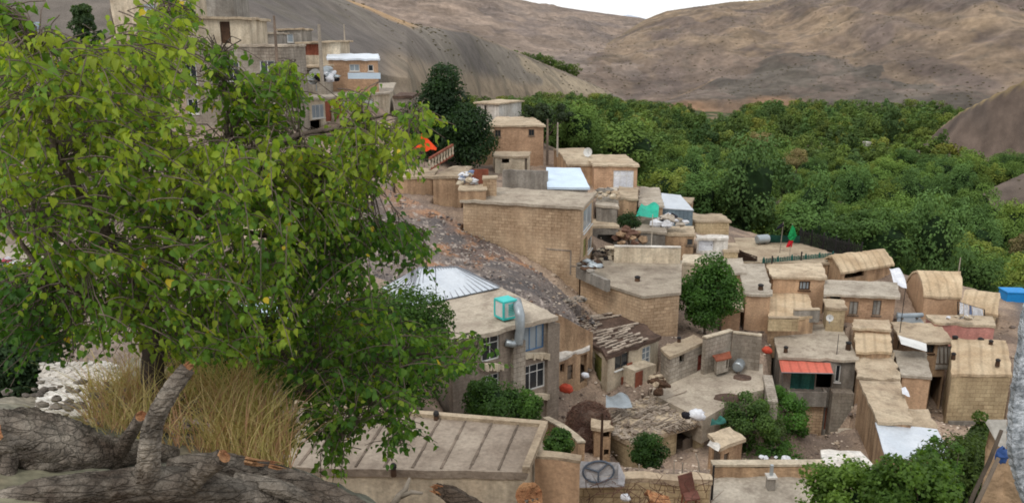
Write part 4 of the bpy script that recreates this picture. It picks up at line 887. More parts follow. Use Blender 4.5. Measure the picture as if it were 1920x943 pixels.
px_tree('garden_tree', 'loose leafed tree in the lower yard left of the red awning house', 1398, 735, 864, 45, 112, 11, 5600, .19, S(46,72,36), S(104,134,68), nb=18, rz=1.6, blob=(.22,.38))
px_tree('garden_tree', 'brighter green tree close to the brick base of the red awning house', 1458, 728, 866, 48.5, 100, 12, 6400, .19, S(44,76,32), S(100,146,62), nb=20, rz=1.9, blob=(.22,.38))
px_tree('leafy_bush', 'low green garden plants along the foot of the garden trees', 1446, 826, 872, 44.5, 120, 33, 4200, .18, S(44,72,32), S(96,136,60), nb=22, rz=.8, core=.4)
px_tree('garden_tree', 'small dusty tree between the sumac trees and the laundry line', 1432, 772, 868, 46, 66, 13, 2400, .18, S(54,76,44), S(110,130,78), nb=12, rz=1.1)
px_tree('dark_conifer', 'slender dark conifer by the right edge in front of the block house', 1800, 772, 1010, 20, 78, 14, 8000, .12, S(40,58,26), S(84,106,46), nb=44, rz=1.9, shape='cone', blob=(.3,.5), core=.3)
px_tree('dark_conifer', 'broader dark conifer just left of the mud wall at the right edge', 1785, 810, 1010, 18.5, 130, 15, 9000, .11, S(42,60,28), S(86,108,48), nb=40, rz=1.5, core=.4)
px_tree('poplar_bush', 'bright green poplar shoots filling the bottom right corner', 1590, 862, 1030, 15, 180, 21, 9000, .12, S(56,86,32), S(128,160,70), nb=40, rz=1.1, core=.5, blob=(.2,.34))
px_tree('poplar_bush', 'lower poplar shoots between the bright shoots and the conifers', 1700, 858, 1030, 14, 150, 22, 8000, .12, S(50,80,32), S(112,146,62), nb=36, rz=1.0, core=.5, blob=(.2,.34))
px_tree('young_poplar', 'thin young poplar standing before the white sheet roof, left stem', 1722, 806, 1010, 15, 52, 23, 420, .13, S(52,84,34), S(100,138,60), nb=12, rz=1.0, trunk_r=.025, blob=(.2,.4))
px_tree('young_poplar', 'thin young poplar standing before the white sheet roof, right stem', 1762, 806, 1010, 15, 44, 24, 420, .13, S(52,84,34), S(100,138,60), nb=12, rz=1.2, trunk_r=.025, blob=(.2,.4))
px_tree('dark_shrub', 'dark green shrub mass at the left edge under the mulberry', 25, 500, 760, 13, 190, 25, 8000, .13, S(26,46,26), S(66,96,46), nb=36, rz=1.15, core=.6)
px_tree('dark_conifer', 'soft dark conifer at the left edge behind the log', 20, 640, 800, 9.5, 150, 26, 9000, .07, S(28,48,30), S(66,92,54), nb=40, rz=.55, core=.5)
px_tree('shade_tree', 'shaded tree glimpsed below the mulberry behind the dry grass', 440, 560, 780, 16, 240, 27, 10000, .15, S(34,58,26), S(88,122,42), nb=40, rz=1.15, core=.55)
px_tree('small_conifer', 'narrow grey green conifer at the top of the mulberry in the left background', 168, 0, 130, 60, 64, 28, 2500, .3, S(40,62,40), S(86,112,66), nb=20, rz=2.4, shape='cone', blob=(.3,.5))
px_tree('dark_shrub', 'dark shrub beside the brown upper room at the top edge', 345, 5, 60, 72, 44, 29, 1500, .25, S(36,58,32), S(80,108,50), nb=10, rz=1.0)
# the valley wood: individual trees
random.seed(21); rng = np.random.default_rng(77)
VAR = []
pal = [(S(50,76,36), S(110,138,66)), (S(46,72,40), S(98,128,70)), (S(60,86,38), S(128,148,66)), (S(54,80,38), S(116,142,68)), (S(42,68,36), S(92,122,62)), (S(72,92,42), S(142,154,70))]
for k, (ca, cb) in enumerate(pal):
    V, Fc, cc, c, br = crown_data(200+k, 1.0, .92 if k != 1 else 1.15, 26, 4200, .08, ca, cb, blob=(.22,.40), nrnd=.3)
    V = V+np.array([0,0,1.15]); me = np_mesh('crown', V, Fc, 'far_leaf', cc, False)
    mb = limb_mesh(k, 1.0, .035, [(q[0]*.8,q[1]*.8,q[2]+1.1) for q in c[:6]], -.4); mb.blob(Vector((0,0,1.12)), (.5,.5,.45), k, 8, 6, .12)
    nt_ = len(mb.f); t_ = MB(); t_.v, t_.f = mb.v, mb.f
    V2, F2, c2_, _, _ = crown_data(300+k, 1.0, .92, 18, 900, .17, ca, cb, blob=(.24,.42), nrnd=.3); VAR.append((me, mb, (V2+np.array([0,0,1.15]), F2, c2_)))
TR = []
for k, (me, mb, _) in enumerate(VAR):
    o = mb.build('trunk', 'core_leaf', loc=(0,0,0)); TR.append(o.data); bpy.data.objects.remove(o)
KIND = ['dark green broadleaf tree among many in the valley wood', 'blue green upright tree among many in the valley wood', 'olive green broadleaf tree among many in the valley wood',
        'dark green broadleaf tree among many in the valley wood', 'deep green shady tree among many in the valley wood', 'yellowish green tree among many in the valley wood']
# candidates on the valley floor, seen by the camera
cand = []
gridx = np.arange(-90, 330, 7.2)
for yy in np.arange(104, 640, 7.2):
    for xx in gridx: cand.append((xx+random.uniform(-3,3), yy+random.uniform(-3,3)))
cand = np.array(cand); gzc = ground_at(cand[:,0], cand[:,1]); sel = []
def to_px(x, y, z):
    f = y*CP - z*SP; u = CU+F*x/f; v = CV-F*(y*SP+z*CP)/f; return u, v
top_line = np.array([(900,176),(940,172),(1000,170),(1060,172),(1110,172),(1150,180),(1190,186),(1240,192),(1300,196),(1330,212),(1360,210),(1420,190),(1500,184),(1600,186),(1700,186),(1790,190),(1810,200),(1812,215)])
bot_line = np.array([(880,190),(1040,285),(1060,290),(1180,300),(1210,355),(1280,385),(1340,415),(1420,445),(1500,455),(1620,478),(1700,492),(1800,530),(1880,552),(1960,570)])
hillz = {}
A_ = np.arctan2(cand[:,0], cand[:,1]); R_ = np.hypot(cand[:,0], cand[:,1]); who_c = np.zeros(len(cand), int); bz = base_z(cand[:,0], cand[:,1]); f_ = sstep(600,900,R_); bz = np.where(R_ > 130, np.maximum(bz*(1-f_)-42*f_, -49), bz)
for k, nm in enumerate(LAY):
    if nm == 'far': continue
    q, t_ = lay_z(nm, A_, R_, cand[:,0], cand[:,1]); who_c = np.where((q > bz) & (q >= gzc-.01), k+1, who_c)
for i, (x, y) in enumerate(cand):
    z = gzc[i]; u, v = to_px(x, y, z+6)
    if not (840 < u < 2010): continue
    tl = np.interp(u, top_line[:,0], top_line[:,1]); bl = np.interp(u, bot_line[:,0], bot_line[:,1])
    _, vtop = to_px(x, y, z+8.5)
    if vtop < tl-4 or v > bl+14: continue
    if who_c[i] and not (who_c[i] in (4,5,3) and v > 178): continue
    sel.append((x, y, z, u, v))
sel.sort(key=lambda s: s[1]); NIND = 290
print('valley trees', len(sel))
far_parts = []
for i, (x, y, z, u, v) in enumerate(sel):
    k = int(rng.choice(6, p=[.24,.12,.18,.22,.16,.08])); s = rng.uniform(3.6, 6.0); hh = s*rng.uniform(.62, 1.25)*(1.45 if k == 1 and rng.uniform() < .4 else 1); rot = rng.uniform(0, 6.28)
    if 1290 < u < 1380 and v < 235: s *= .55; hh *= .6
    tl = np.interp(u, top_line[:,0], top_line[:,1])
    while to_px(x, y, z+hh*2.15)[1] < tl-3 and hh > 1: hh *= .9; s *= .96
    if i < NIND:
        r = empty('valley_tree', (x, y, z)); tag(r, KIND[k], 'tree', 'trees of the valley wood')
        for nm_, d in (('crown', VAR[k][0]), ('trunk', TR[k])):
            o = bpy.data.objects.new(nm_, d); link(o); o.parent = r
        r.scale = (s, s, hh); r.rotation_euler = (0, 0, rot)
    else:
        V, Fc, cc = VAR[k][2]; cr_, sr_ = math.cos(rot), math.sin(rot); Q = np.stack([(V[:,0]*cr_-V[:,1]*sr_)*s+x, (V[:,0]*sr_+V[:,1]*cr_)*s+y, V[:,2]*hh+z], 1)
        far_parts.append((Q, Fc, cc*rng.uniform(.8, 1.25)*np.array([rng.uniform(.95,1.2),1,rng.uniform(.9,1.15)])))
def join(parts):
    off = 0; Vs, Fs, Cs = [], [], []
    for V, Fc, cc in parts: Vs.append(V); Fs.append(Fc+off); Cs.append(cc); off += len(V)
    return np.concatenate(Vs), np.concatenate(Fs), np.concatenate(Cs)
# the far end of the valley: two clumps in the gap between the hills
for u0, u1, v, D, n in ((962,1032,104,600,9),(1034,1078,121,640,8)):
    for q in range(n):
        s_ = q/(n-1); p = pd(u0+(u1-u0)*s_, v+6+10*s_, D*random.uniform(.98,1.03)); V, Fc, cc = VAR[q % 5][2]; s = random.uniform(4, 6)
        far_parts.append((V*s+np.array([p.x,p.y,p.z-s*.8]), Fc, cc*.85))
V, Fc, cc = join(far_parts); fw_ = np_mesh('far_wood', V, Fc, 'far_leaf', cc); tag(fw_, 'far part of the dense green wood filling the valley floor', 'wood', kind='stuff')
# dry scrub on the hills
parts = []; rng = np.random.default_rng(5)
SV, SF, SCc, _, _ = crown_data(400, 1.0, .6, 6, 26, .7, S(88,84,64), S(114,106,82), blob=(.4,.6))
xs = []
while len(xs) < 5200:
    a = rng.uniform(-.12, .66); r = rng.uniform(330, 1050); xs.append((r*math.sin(a), r*math.cos(a)))
for _ in range(500): a = rng.uniform(-.5, .1); r = rng.uniform(130, 420); xs.append((r*math.sin(a), r*math.cos(a)))
for _ in range(260): a = rng.uniform(.42, .62); r = rng.uniform(205, 340); xs.append((r*math.sin(a), r*math.cos(a)))
xs = np.array(xs); zz = ground_at(xs[:,0], xs[:,1]); dens = fbm(xs[:,0]*.012, xs[:,1]*.012, 3, 61)
for (x, y), z, dn in zip(xs, zz, dens):
    if z < -38 or (dn > .62): continue
    s = rng.uniform(.22, .8)*(1 if math.hypot(x, y) > 330 else .55); parts.append((SV*np.array([s*1.3, s*1.3, s])+np.array([x, y, z]), SF, SCc*rng.uniform(.8, 1.2)))
V, Fc, cc = join(parts); o = np_mesh('dry_scrub', V, Fc, 'far_leaf', cc); tag(o, 'low grey olive scrub dotted over the bare brown hillsides', 'scrub', kind='stuff')
# ------------------------------------------------------------------ the mulberry in front
def inpoly(u, v, poly):
    c = False; n = len(poly)
    for i in range(n):
        x0, y0 = poly[i]; x1, y1 = poly[(i+1) % n]
        if (y0 > v) != (y1 > v) and u < (x1-x0)*(v-y0)/(y1-y0+1e-12)+x0: c = not c
    return c
LIMBS = [
 [(292,745,5.8,.10),(285,660,5.8,.085),(283,600,5.8,.075),(300,520,5.7,.06),(330,440,5.6,.05),(400,360,5.6,.04),(470,300,5.7,.032),(560,255,5.9,.022),(680,225,6.0,.012),(770,215,6.0,.005)],
 [(283,600,5.8,.06),(240,490,5.5,.048),(170,390,5.3,.036),(110,290,5.1,.025),(80,180,5.0,.014),(70,90,5.0,.006)],
 [(300,520,5.7,.045),(272,400,6.0,.036),(262,270,6.1,.026),(272,130,6.1,.016),(312,30,6.1,.006)],
 [(330,440,5.6,.04),(420,425,6.1,.03),(520,445,6.4,.022),(640,462,6.6,.014),(790,450,6.8,.005)],
 [(285,650,5.8,.05),(380,610,6.0,.04),(500,625,6.2,.03),(620,655,6.4,.02),(760,668,6.6,.013),(890,655,6.8,.005)],
 [(400,360,5.6,.03),(430,265,6.0,.024),(455,190,6.2,.016),(540,140,6.3,.006)],
 [(283,600,5.8,.045),(180,560,5.4,.034),(90,530,5.0,.022),(10,420,4.8,.010)],
 [(500,625,6.2,.025),(570,720,5.7,.016),(640,830,5.4,.006)],
 [(620,655,6.4,.018),(700,740,5.9,.012),(745,810,5.7,.005)],
 [(240,490,5.5,.03),(150,470,5.0,.02),(60,420,4.7,.01)],
 [(470,300,5.7,.025),(600,330,6.1,.016),(690,340,6.3,.006)],
 [(430,265,6.0,.02),(420,150,6.1,.012),(410,90,6.1,.005)]]
POLY = [ # polygon, depth range, clusters, tone 0 dark .. 1 yellow
 ([(-40,50),(60,55),(90,42),(140,72),(200,82),(240,60),(262,30),(298,5),(330,0),(342,40),(352,110),(330,170),(340,235),(430,255),(520,300),(555,420),(555,600),(500,640),(420,650),(300,640),(230,600),(180,640),(110,610),(95,560),(60,520),(-40,480)], (4.5,6.9), 500, .74),
 ([(-40,470),(60,520),(105,565),(115,625),(60,645),(-40,610)], (4.7,5.6), 26, .3),
 ([(-40,-10),(30,-10),(36,20),(20,40),(-40,45)], (4.8,5.4), 10, .35),
 ([(290,-20),(345,-20),(340,40),(300,60)], (5.8,6.4), 10, .7),
 ([(395,85),(425,72),(445,130),(500,120),(575,108),(568,165),(530,215),(480,245),(420,240),(355,235),(345,200),(400,160)], (5.8,6.7), 40, .5),
 ([(400,270),(520,252),(605,262),(638,232),(650,182),(672,165),(692,180),(696,238),(730,214),(760,188),(800,185),(815,205),(785,245),(775,300),(720,325),(680,375),(640,420),(580,440),(500,430)], (5.4,6.9), 140, .72),
 ([(560,420),(690,415),(740,408),(800,428),(818,455),(785,478),(720,455),(650,500),(540,510)], (5.8,7.2), 50, .36),
 ([(470,440),(640,480),(720,530),(740,600),(860,625),(905,640),(912,665),(860,695),(800,700),(740,720),(600,720),(520,700),(470,640)], (5.4,7.2), 135, .46),
 ([(530,690),(640,690),(760,715),(778,760),(770,810),(748,850),(715,790),(670,780),(650,800),(640,890),(608,875),(618,820),(560,790)], (5.2,6.2), 44, .46)]
GAPS = [(797,266,24,22),(745,225,18,20),(600,205,40,26),(358,140,24,20),(432,138,20,18),(500,140,14,16),(385,222,44,24),(95,322,26,22),(205,430,30,30),(322,415,22,20),(15,465,38,26),(118,452,22,14),(482,455,20,40),(612,478,46,14),(500,578,30,36),(700,395,12,40),(262,468,22,16),(238,120,26,14),(640,705,60,9),(560,700,30,9),(180,565,22,14)]
rng = np.random.default_rng(3); random.seed(3)
T0 = pd(292,745,5.8); mul = empty('mulberry_tree', T0); tag(mul, 'large yellow green mulberry tree filling the left half in front', 'tree')
mb = MB()
for lm in LIMBS:
    pts = [pd(u,v,d) for u,v,d,r in lm]; sm, rs = [], []
    for k in range(len(pts)-1):
        for q in range(4): s = q/4; sm.append(pts[k].lerp(pts[k+1], s)+Vector((random.uniform(-1,1),random.uniform(-1,1),random.uniform(-1,1)))*.018); rs.append(lm[k][3]*(1-s)+lm[k+1][3]*s)
    sm.append(pts[-1]); rs.append(lm[-1][3]); mb.tube(sm, rs, 8)
mb.tube([T0-UPZ*1.2, T0+UPZ*.05], [.13,.10], 10)
limbpts = np.array([tuple(pd(u,v,d)) for lm in LIMBS for u,v,d,r in lm])
YEL, MID, DRK = np.array(S(152,168,54)[:3]), np.array(S(106,142,48)[:3]), np.array(S(66,106,42)[:3])
LC, LA, LN, LS, LCOL = [], [], [], [], []
for poly, (d0, d1), ncl, tone in POLY:
    us = [p[0] for p in poly]; vs_ = [p[1] for p in poly]; k = 0; ncl = int(ncl*3.3)
    while k < ncl:
        u, v = random.uniform(min(us), max(us)), random.uniform(min(vs_), max(vs_))
        if not inpoly(u, v, poly): continue
        if any(((u-a)/c)**2+((v+14-b)/d)**2 < 1 for a,b,c,d in GAPS): continue
        k += 1; D = random.uniform(d0, d1); p = pd(u+random.gauss(0,9), v+random.gauss(0,9), D)
        dist = np.linalg.norm(limbpts-np.array(p), axis=1); near = Vector(limbpts[dist.argmin()])
        dr = (p-near); dr.z *= .5; dr = (dr.normalized() if dr.length > .01 else Vector((0,0,1))) + Vector((random.gauss(0,.5), random.gauss(0,.5), random.gauss(.1,.35))); dr.normalize()
        ln = random.uniform(.22, .42); nlf = random.randint(9, 15); path = []
        p = p - dr*ln*.5
        for q in range(5): s = q/4; path.append(p+dr*ln*s-UPZ*(.16*s*s*ln*2.4))
        mb.tube(path, [.0045,.004,.0035,.003,.002], 4, cap=False)
        if dist.min() < .55: mb.tube([near.lerp(p, .25), near.lerp(p, .6)+UPZ*.05, p], [.0045,.004,.003], 4, cap=False)
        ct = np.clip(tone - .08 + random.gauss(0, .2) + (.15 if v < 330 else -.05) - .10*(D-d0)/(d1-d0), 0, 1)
        for q in range(nlf):
            s = (q+random.random())/nlf; x = path[min(int(s*4), 3)].lerp(path[min(int(s*4)+1, 4)], s*4-int(s*4))
            side = Vector((random.gauss(0,1), random.gauss(0,1), random.gauss(-.15,.35))); ax = (side.normalized()*.8 + dr*.4 - UPZ*random.uniform(.25,1.0)).normalized()
            nn = (UPZ*random.uniform(.3,1.0)+Vector((random.gauss(0,.5), random.gauss(-.25,.5), 0))); nn = (nn-ax*nn.dot(ax)).normalized()
            sz = random.uniform(.028, .068)*(1.0 if s < .7 else .8); c = ct+random.gauss(0,.13); c = min(max(c, 0), 1)
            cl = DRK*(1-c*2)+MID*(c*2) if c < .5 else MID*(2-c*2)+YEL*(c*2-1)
            if random.random() < .003: cl = np.array(S(214,190,60)[:3])
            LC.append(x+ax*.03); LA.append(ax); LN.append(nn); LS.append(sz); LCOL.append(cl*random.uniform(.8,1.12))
LC, LA, LN, LS, LCOL = map(lambda q: np.array([tuple(x) for x in q]) if len(np.shape(q)) > 1 or hasattr(q[0], '__len__') else np.array(q), (LC, LA, LN, LS, LCOL))
LB = np.cross(LN, LA); s_ = LS[:,None]
tp = [(0,0,0),(.18,.36,.06),(.55,.40,.05),(1.05,0,-.22),(.55,-.40,.05),(.18,-.36,.06),(.4,0,-.03)]   # ovate leaf, folded along the midrib, tip drooping
cu = rng.uniform(.4, 3.2, (len(LC),1)); wi = rng.uniform(.7, 1.1, (len(LC),1)); V = np.stack([LC+s_*(LA*a+LB*b*wi+LN*c*cu) for a,b,c in tp], 1).reshape(-1,3); n_l = len(LC)
fc = np.array([(0,1,6),(1,2,6),(2,3,6),(3,4,6),(4,5,6),(5,0,6)]); Fc = (np.arange(n_l)[:,None,None]*7+fc[None]).reshape(-1,3)
cc = np.repeat(LCOL, 7, axis=0); cc[6::7] *= 1.12
o = np_mesh('crown', V-np.array(T0), Fc, 'leaf', cc, mul); ORG[o.name] = ORG[mul.name]
mb.build('trunk', 'bark', mul, smooth=True)
print('mulberry leaves', n_l)
# ------------------------------------------------------------------ felled logs
def log(name, label, pts, seed, n=40, sub=14, rough=.13, cuts=(), mb0=None, cat='log'):
    """pts: (u, v, D, radius in metres); returns the bark mesh, with cut faces as parts"""
    P3 = [pd(u,v,d) for u,v,d,r in pts]; sm, rs = [], []
    for k in range(len(P3)-1):
        for q in range(sub):
            s = q/sub; p0, p1, p2, p3 = P3[max(k-1,0)], P3[k], P3[k+1], P3[min(k+2,len(P3)-1)]
            sm.append(.5*((2*p1)+(p2-p0)*s+(2*p0-5*p1+4*p2-p3)*s*s+(3*p1-p0-3*p2+p3)*s**3)); rs.append(.86*(pts[k][3]*(1-s)+pts[k+1][3]*s))
    sm.append(P3[-1]); rs.append(.86*pts[-1][3])
    mb = mb0 or MB(); b0 = len(mb.v); mb.tube(sm, rs, n)
    for i in range(b0, len(mb.v)):
        k = (i-b0)//n; c = sm[min(k, len(sm)-1)]; p = Vector(mb.v[i]); d = p-c; L_ = d.length
        if L_ < 1e-6: continue
        a = ((i-b0) % n)/n*6.283; q = 1+rough*(nz(math.cos(a)*1.6+seed, math.sin(a)*1.6+k*.09, 1, seed)+.6*nz(math.cos(a)*4, math.sin(a)*4+k*.22+seed, 1, seed+2)) + rough*.30*random.uniform(-1,1) - .05*max(0, math.sin(a*9+seed+.6*math.sin(k*.35+seed)))**6
        mb.v[i] = tuple(c+d*q)
    return mb, sm, rs
def cut_face(parent, c, nrm, r, seed, name='cut_face'):
    mb = MB(); nrm = Vector(nrm).normalized(); x = nrm.cross(UPZ) if abs(nrm.z) < .9 else Vector((1,0,0)); x.normalize(); y = nrm.cross(x); rnd = random.Random(seed); n = 16
    ring = [[c+nrm*(.006+.012*rnd.random()*(k < 2))+(x*math.cos(6.283*j/n)+y*math.sin(6.283*j/n))*r*(1-.33*k)*(1+.07*rnd.uniform(-1,1)) for j in range(n)] for k in range(3)]
    for k in range(2):
        for j in range(n): mb.quad(ring[k][j], ring[k][(j+1)%n], ring[k+1][(j+1)%n], ring[k+1][j])
    mb.quad(*ring[2]); return mb.build(name, 'cut_wood', parent)
def splinters(parent, c, d, r, seed, n=14, ln=.12):
    rnd = random.Random(seed); mb = MB(); d = Vector(d).normalized(); x = d.cross(UPZ); x = x.normalized() if x.length > .1 else Vector((1,0,0)); y = d.cross(x)
    for k in range(n):
        a = rnd.uniform(0, 6.28); q = r*rnd.uniform(.1,.9); p = c+(x*math.cos(a)+y*math.sin(a))*q-d*.03; l = ln*rnd.uniform(.3,1); mb.tube([p, p+d*l*.6+x*rnd.uniform(-.01,.01), p+d*l], [r*.28, r*.2, r*.03], 5)
    return mb.build('splintered_wood', 'cut_wood', parent)
def log_thing(label, mb, foot):
    root = empty('log', foot); tag(root, label, 'log'); mb.build('bark', 'bark_log', root, smooth=True); return root
random.seed(9)
mb, sm, rs = log('log', '', [(-30,818,4.15,.185),(40,822,4.2,.20),(110,838,4.25,.19),(180,852,4.35,.145),(250,848,4.5,.09),(330,850,4.7,.05)], 1)
log('', '', [(225,848,4.35,.05),(246,812,4.3,.045),(264,782,4.25,.04)], 2, mb0=mb)
log('', '', [(20,850,4.1,.06),(12,900,3.95,.05),(6,950,3.9,.05)], 3, mb0=mb)
lg = log_thing('thick dark grey log at the left edge with an orange sawn end', mb, pd(100,900,4.25))
cut_face(lg, pd(-4,806,3.98), (-.5,-1,.1), .06, 4); cut_face(lg, pd(265,780,4.22), (.4,-.8,.6), .03, 5)
mb, sm, rs = log('log', '', [(-10,955,3.62,.09),(80,928,3.65,.10),(180,915,3.7,.10),(280,908,3.75,.11),(380,915,3.8,.10),(470,930,3.85,.085),(560,955,3.9,.07)], 6)
log('', '', [(276,905,3.72,.075),(280,850,3.7,.062),(288,795,3.7,.056),(312,745,3.72,.052),(352,690,3.78,.045)], 7, mb0=mb)
log('', '', [(350,915,3.75,.07),(378,885,3.7,.06),(415,858,3.66,.052)], 8, mb0=mb)
lg = log_thing('grey log along the bottom edge with a broken upright branch', mb, pd(280,943,3.75))
ck = [(78,914),(120,909),(160,906),(200,905),(240,902),(270,899),(300,893),(330,890)]; pass
splinters(lg, pd(354,688,3.78), pd(370,672,3.78)-pd(350,694,3.78), .042, 9, 16, .07); cut_face(lg, pd(417,857,3.655), (.7,-.2,.6), .036, 10)
mb, sm, rs = log('log', '', [(318,872,4.1,.05),(400,868,4.1,.07),(480,888,4.05,.09),(560,914,4.0,.098),(640,948,3.95,.09),(710,990,3.9,.08)], 11, rough=.16)
log('', '', [(440,900,3.9,.05),(520,915,3.85,.05),(600,950,3.8,.05)], 12, mb0=mb, rough=.2)
lg = log_thing('flaking brown barked log sloping to the right below the hanging leaves', mb, pd(560,970,4.0))
splinters(lg, pd(470,864,3.98), (1,.1,-.2), .03, 13, 12, .14); splinters(lg, pd(515,872,3.97), (1,.1,-.3), .022, 14, 9, .1)
mb, sm, rs = log('log', '', [(816,914,4.5,.035),(850,930,4.45,.06),(900,962,4.4,.065)], 15, rough=.2)
lg = log_thing('short broken log with a splintered orange tip at the bottom middle', mb, pd(880,980,4.4)); splinters(lg, pd(822,916,4.47), (-1,-.1,.5), .04, 16, 12, .09)
mb, sm, rs = log('log', '', [(996,1010,4.3,.085),(994,965,4.3,.08),(992,930,4.32,.075)], 17)
lg = log_thing('upright sawn stump with a rough orange top at the bottom middle', mb, pd(996,1000,4.3)); cut_face(lg, pd(992,930,4.3), (0,-.75,.66), .082, 18); splinters(lg, pd(992,928,4.28), (0,-.5,1), .07, 19, 18, .035)
mb = MB(); mb.tube([pd(728,960,4.4), pd(748,930,4.4), pd(760,918,4.4), pd(768,896,4.4)], [.024,.022,.018,.008], 7); mb.tube([pd(752,930,4.4), pd(772,922,4.36), pd(792,924,4.33)], [.018,.014,.008], 7)
mb.build('forked_stick', 'pole_pale', label='pale forked dead stick poking up at the bottom edge', cat='stick', smooth=True)
# dry grass
rng = np.random.default_rng(15); n_b = 4200; u = rng.uniform(165, 545, n_b); v = 700+150*rng.uniform(0,1,n_b)**.8+ (u-165)*.06; D = 6.6-1.5*(v-700)/170+rng.uniform(-.2,.2,n_b)
px_ = np.array([tuple(pd(a,b,c)) for a,b,c in zip(u,v,D)])
thin = fbm(px_[:,0]*1.6, px_[:,1]*1.6, 3, 8); ok = thin > .27; px_ = px_[ok]; n_b = len(px_); pzg = ground_at(px_[:,0], px_[:,1]); px_[:,2] = np.minimum(px_[:,2], pzg+.25)
hgt = rng.uniform(.06,.58,n_b)*(.5+.75*np.exp(-((px_[:,0]+2.4)/.9)**2)); a = rng.uniform(0,6.28,n_b); le = rng.uniform(.1,1.35,n_b)*hgt; wd = rng.uniform(.0022,.005,n_b)
dx, dy = np.cos(a), np.sin(a); wx, wy = -dy, dx*.3+np.sign(dx)*.0; wx = np.ones(n_b); wy = rng.uniform(-.4,.4,n_b)
lv = []
for k, (hf, lf, wf) in enumerate(((0,0,1),(.5,.25,.8),(.85,.7,.5),(1.0,1.15,.12))):
    for sg in (-1, 1): lv.append(np.stack([px_[:,0]+dx*le*lf+sg*wx*wd*wf, px_[:,1]+dy*le*lf+sg*wy*wd*wf, px_[:,2]-.05+hgt*hf], 1))
V = np.stack(lv, 1).reshape(-1,3); fc = np.array([(0,1,3,2),(2,3,5,4),(4,5,7,6)]); Fc = (np.arange(n_b)[:,None,None]*8+fc[None]).reshape(-1,4)
w = np.clip(rng.normal(.5,.3,n_b),0,1)[:,None]; gcol = np.array(S(222,200,150)[:3])*w+np.array(S(164,158,88)[:3])*(1-w); red = (rng.uniform(0,1,n_b) < .25)[:,None]; gcol = np.where(red, np.array(S(192,152,122)[:3]), gcol)
o = np_mesh('dry_grass', V, Fc, 'dry_grass', np.repeat(gcol,8,axis=0)); tag(o, 'tall dry straw coloured grass and weeds around the foot of the mulberry', 'grass', kind='stuff')
# white plaster heap behind the grass
rng = np.random.default_rng(16); mb = MB(); random.seed(16)
for k in range(1500):
    u_, v_ = random.uniform(80,300), random.uniform(684,775); 
    if u_ > 215 and v_ < 700: continue
    p = pd(u_, v_, 9.6-2.6*(v_-684)/90+random.uniform(-.1,.1)); r = random.uniform(.02,.07); mb.blob(p, (r*1.3,r,r*.75), k, 6, 4, .3)
for (u_,v_,r) in ((268,690,.2),(285,700,.16),(255,705,.15),(300,712,.12)):
    mb.blob(pd(u_,v_,6.9), (r,r*.6,r*.5), u_, 9, 6, .22)
mb.build('plaster_rubble', 'plaster_white', label='heap of white broken plaster behind the dry grass', cat='rubble', kind='stuff')
# low stones and twigs on the near ground
mb = MB()
for k in range(260):
    u_, v_ = random.uniform(0,470), random.uniform(760,930); p = pd(u_, v_, 5.4); z = float(ground_at(p.x,p.y)[0]); r = random.uniform(.01,.04); mb.blob((p.x+random.uniform(-.2,.2),p.y+random.uniform(-.7,.7),z), (r*1.4,r,r*.7), k, 6, 4, .3)
mb.build('pebbles', 'stone', label='small pale stones lying on the near ground behind the logs', cat='stones', kind='stuff')
# right edge: roughcast post, mud wall, leaning poles
lft = [(1924,560),(1914,585),(1907,640),(1896,715),(1888,790),(1886,830),(1893,870),(1904,910),(1926,965),(1945,1010)]
mb = MB(); D0 = 2.7; random.seed(4)
fine = []
for (a0,b0),(a1,b1) in zip(lft, lft[1:]):
    for q in range(8): s = q/8; fine.append((a0+(a1-a0)*s+random.uniform(-1.6,1.6), b0+(b1-b0)*s))
rows = []
for u_, v_ in fine:
    p = pd(u_, v_, D0); rows.append([p*1.12+Vector((.01,0,0)), p*1.01, p+Vector((.02,0,0))] + [p+Vector((.06*k+.03, -.003+.006*random.uniform(-1,1), 0)) for k in range(1,12)])
for r0, r1 in zip(rows, rows[1:]):
    for k in range(len(r0)-1): mb.quad(r1[k], r1[k+1], r0[k+1], r0[k])
mb.build('roughcast_wall', 'stucco', label='grey roughcast wall end cutting into the right edge, very close', cat='wall')
mb = MB()
pl = [(1858,790),(1850,840),(1842,900),(1832,980)]
for (a0,b0),(a1,b1) in zip(pl, pl[1:]):
    p0, p1 = pd(a0,b0,6.2), pd(a1,b1,6.2); q0, q1 = pd(1990,b0,6.0), pd(1990,b1,6.0)
    for k in range(10):
        f = lambda p, q, s: p.lerp(q, s)+Vector((0,-.04*nz(s*9,p.z*4),0)); mb.quad(f(p1,q1,k/10), f(p1,q1,(k+1)/10), f(p0,q0,(k+1)/10), f(p0,q0,k/10))
    mb.quad(p1, p0, p0*1.08+Vector((.02,0,0)), p1*1.08+Vector((.02,0,0)))
p0, q0 = pd(1858,790,6.2), pd(1990,790,6.0); mb.quad(p0, q0, q0*1.08, p0*1.08+Vector((.02,0,0)))
mb.build('mud_wall', 'mud_wall', label='tan mud wall behind the leaning poles at the right edge', cat='wall')
mb = MB(); p0 = pd(1850,786,6.15); p1 = pd(1884,786,6.1); p2 = pd(1882,835,6.1); p3 = pd(1866,800,6.1)
mb.quad(pd(1848,792,6.13), pd(1872,836,6.1), pd(1886,842,6.1), pd(1888,786,6.1), pd(1852,786,6.12)); mb.build('limewash_patch', 'plaster_white', label='white limewashed patch on the mud wall by the leaning poles', cat='patch')
for k, (pts, lb) in enumerate((([(1878,806,5.4),(1856,862,5.4),(1826,925,5.3),(1806,975,5.3)], 'upper of the two weathered poles leaning by the roughcast wall'), ([(1872,858,5.0),(1850,905,5.0),(1824,960,4.9)], 'lower of the two weathered poles leaning by the roughcast wall'))):
    mb = MB(); mb.tube([pd(*q) for q in pts], [.013,.015,.015,.015][:len(pts)], 9); mb.build('leaning_pole', 'wood_grey', label=lb, cat='pole', smooth=True)
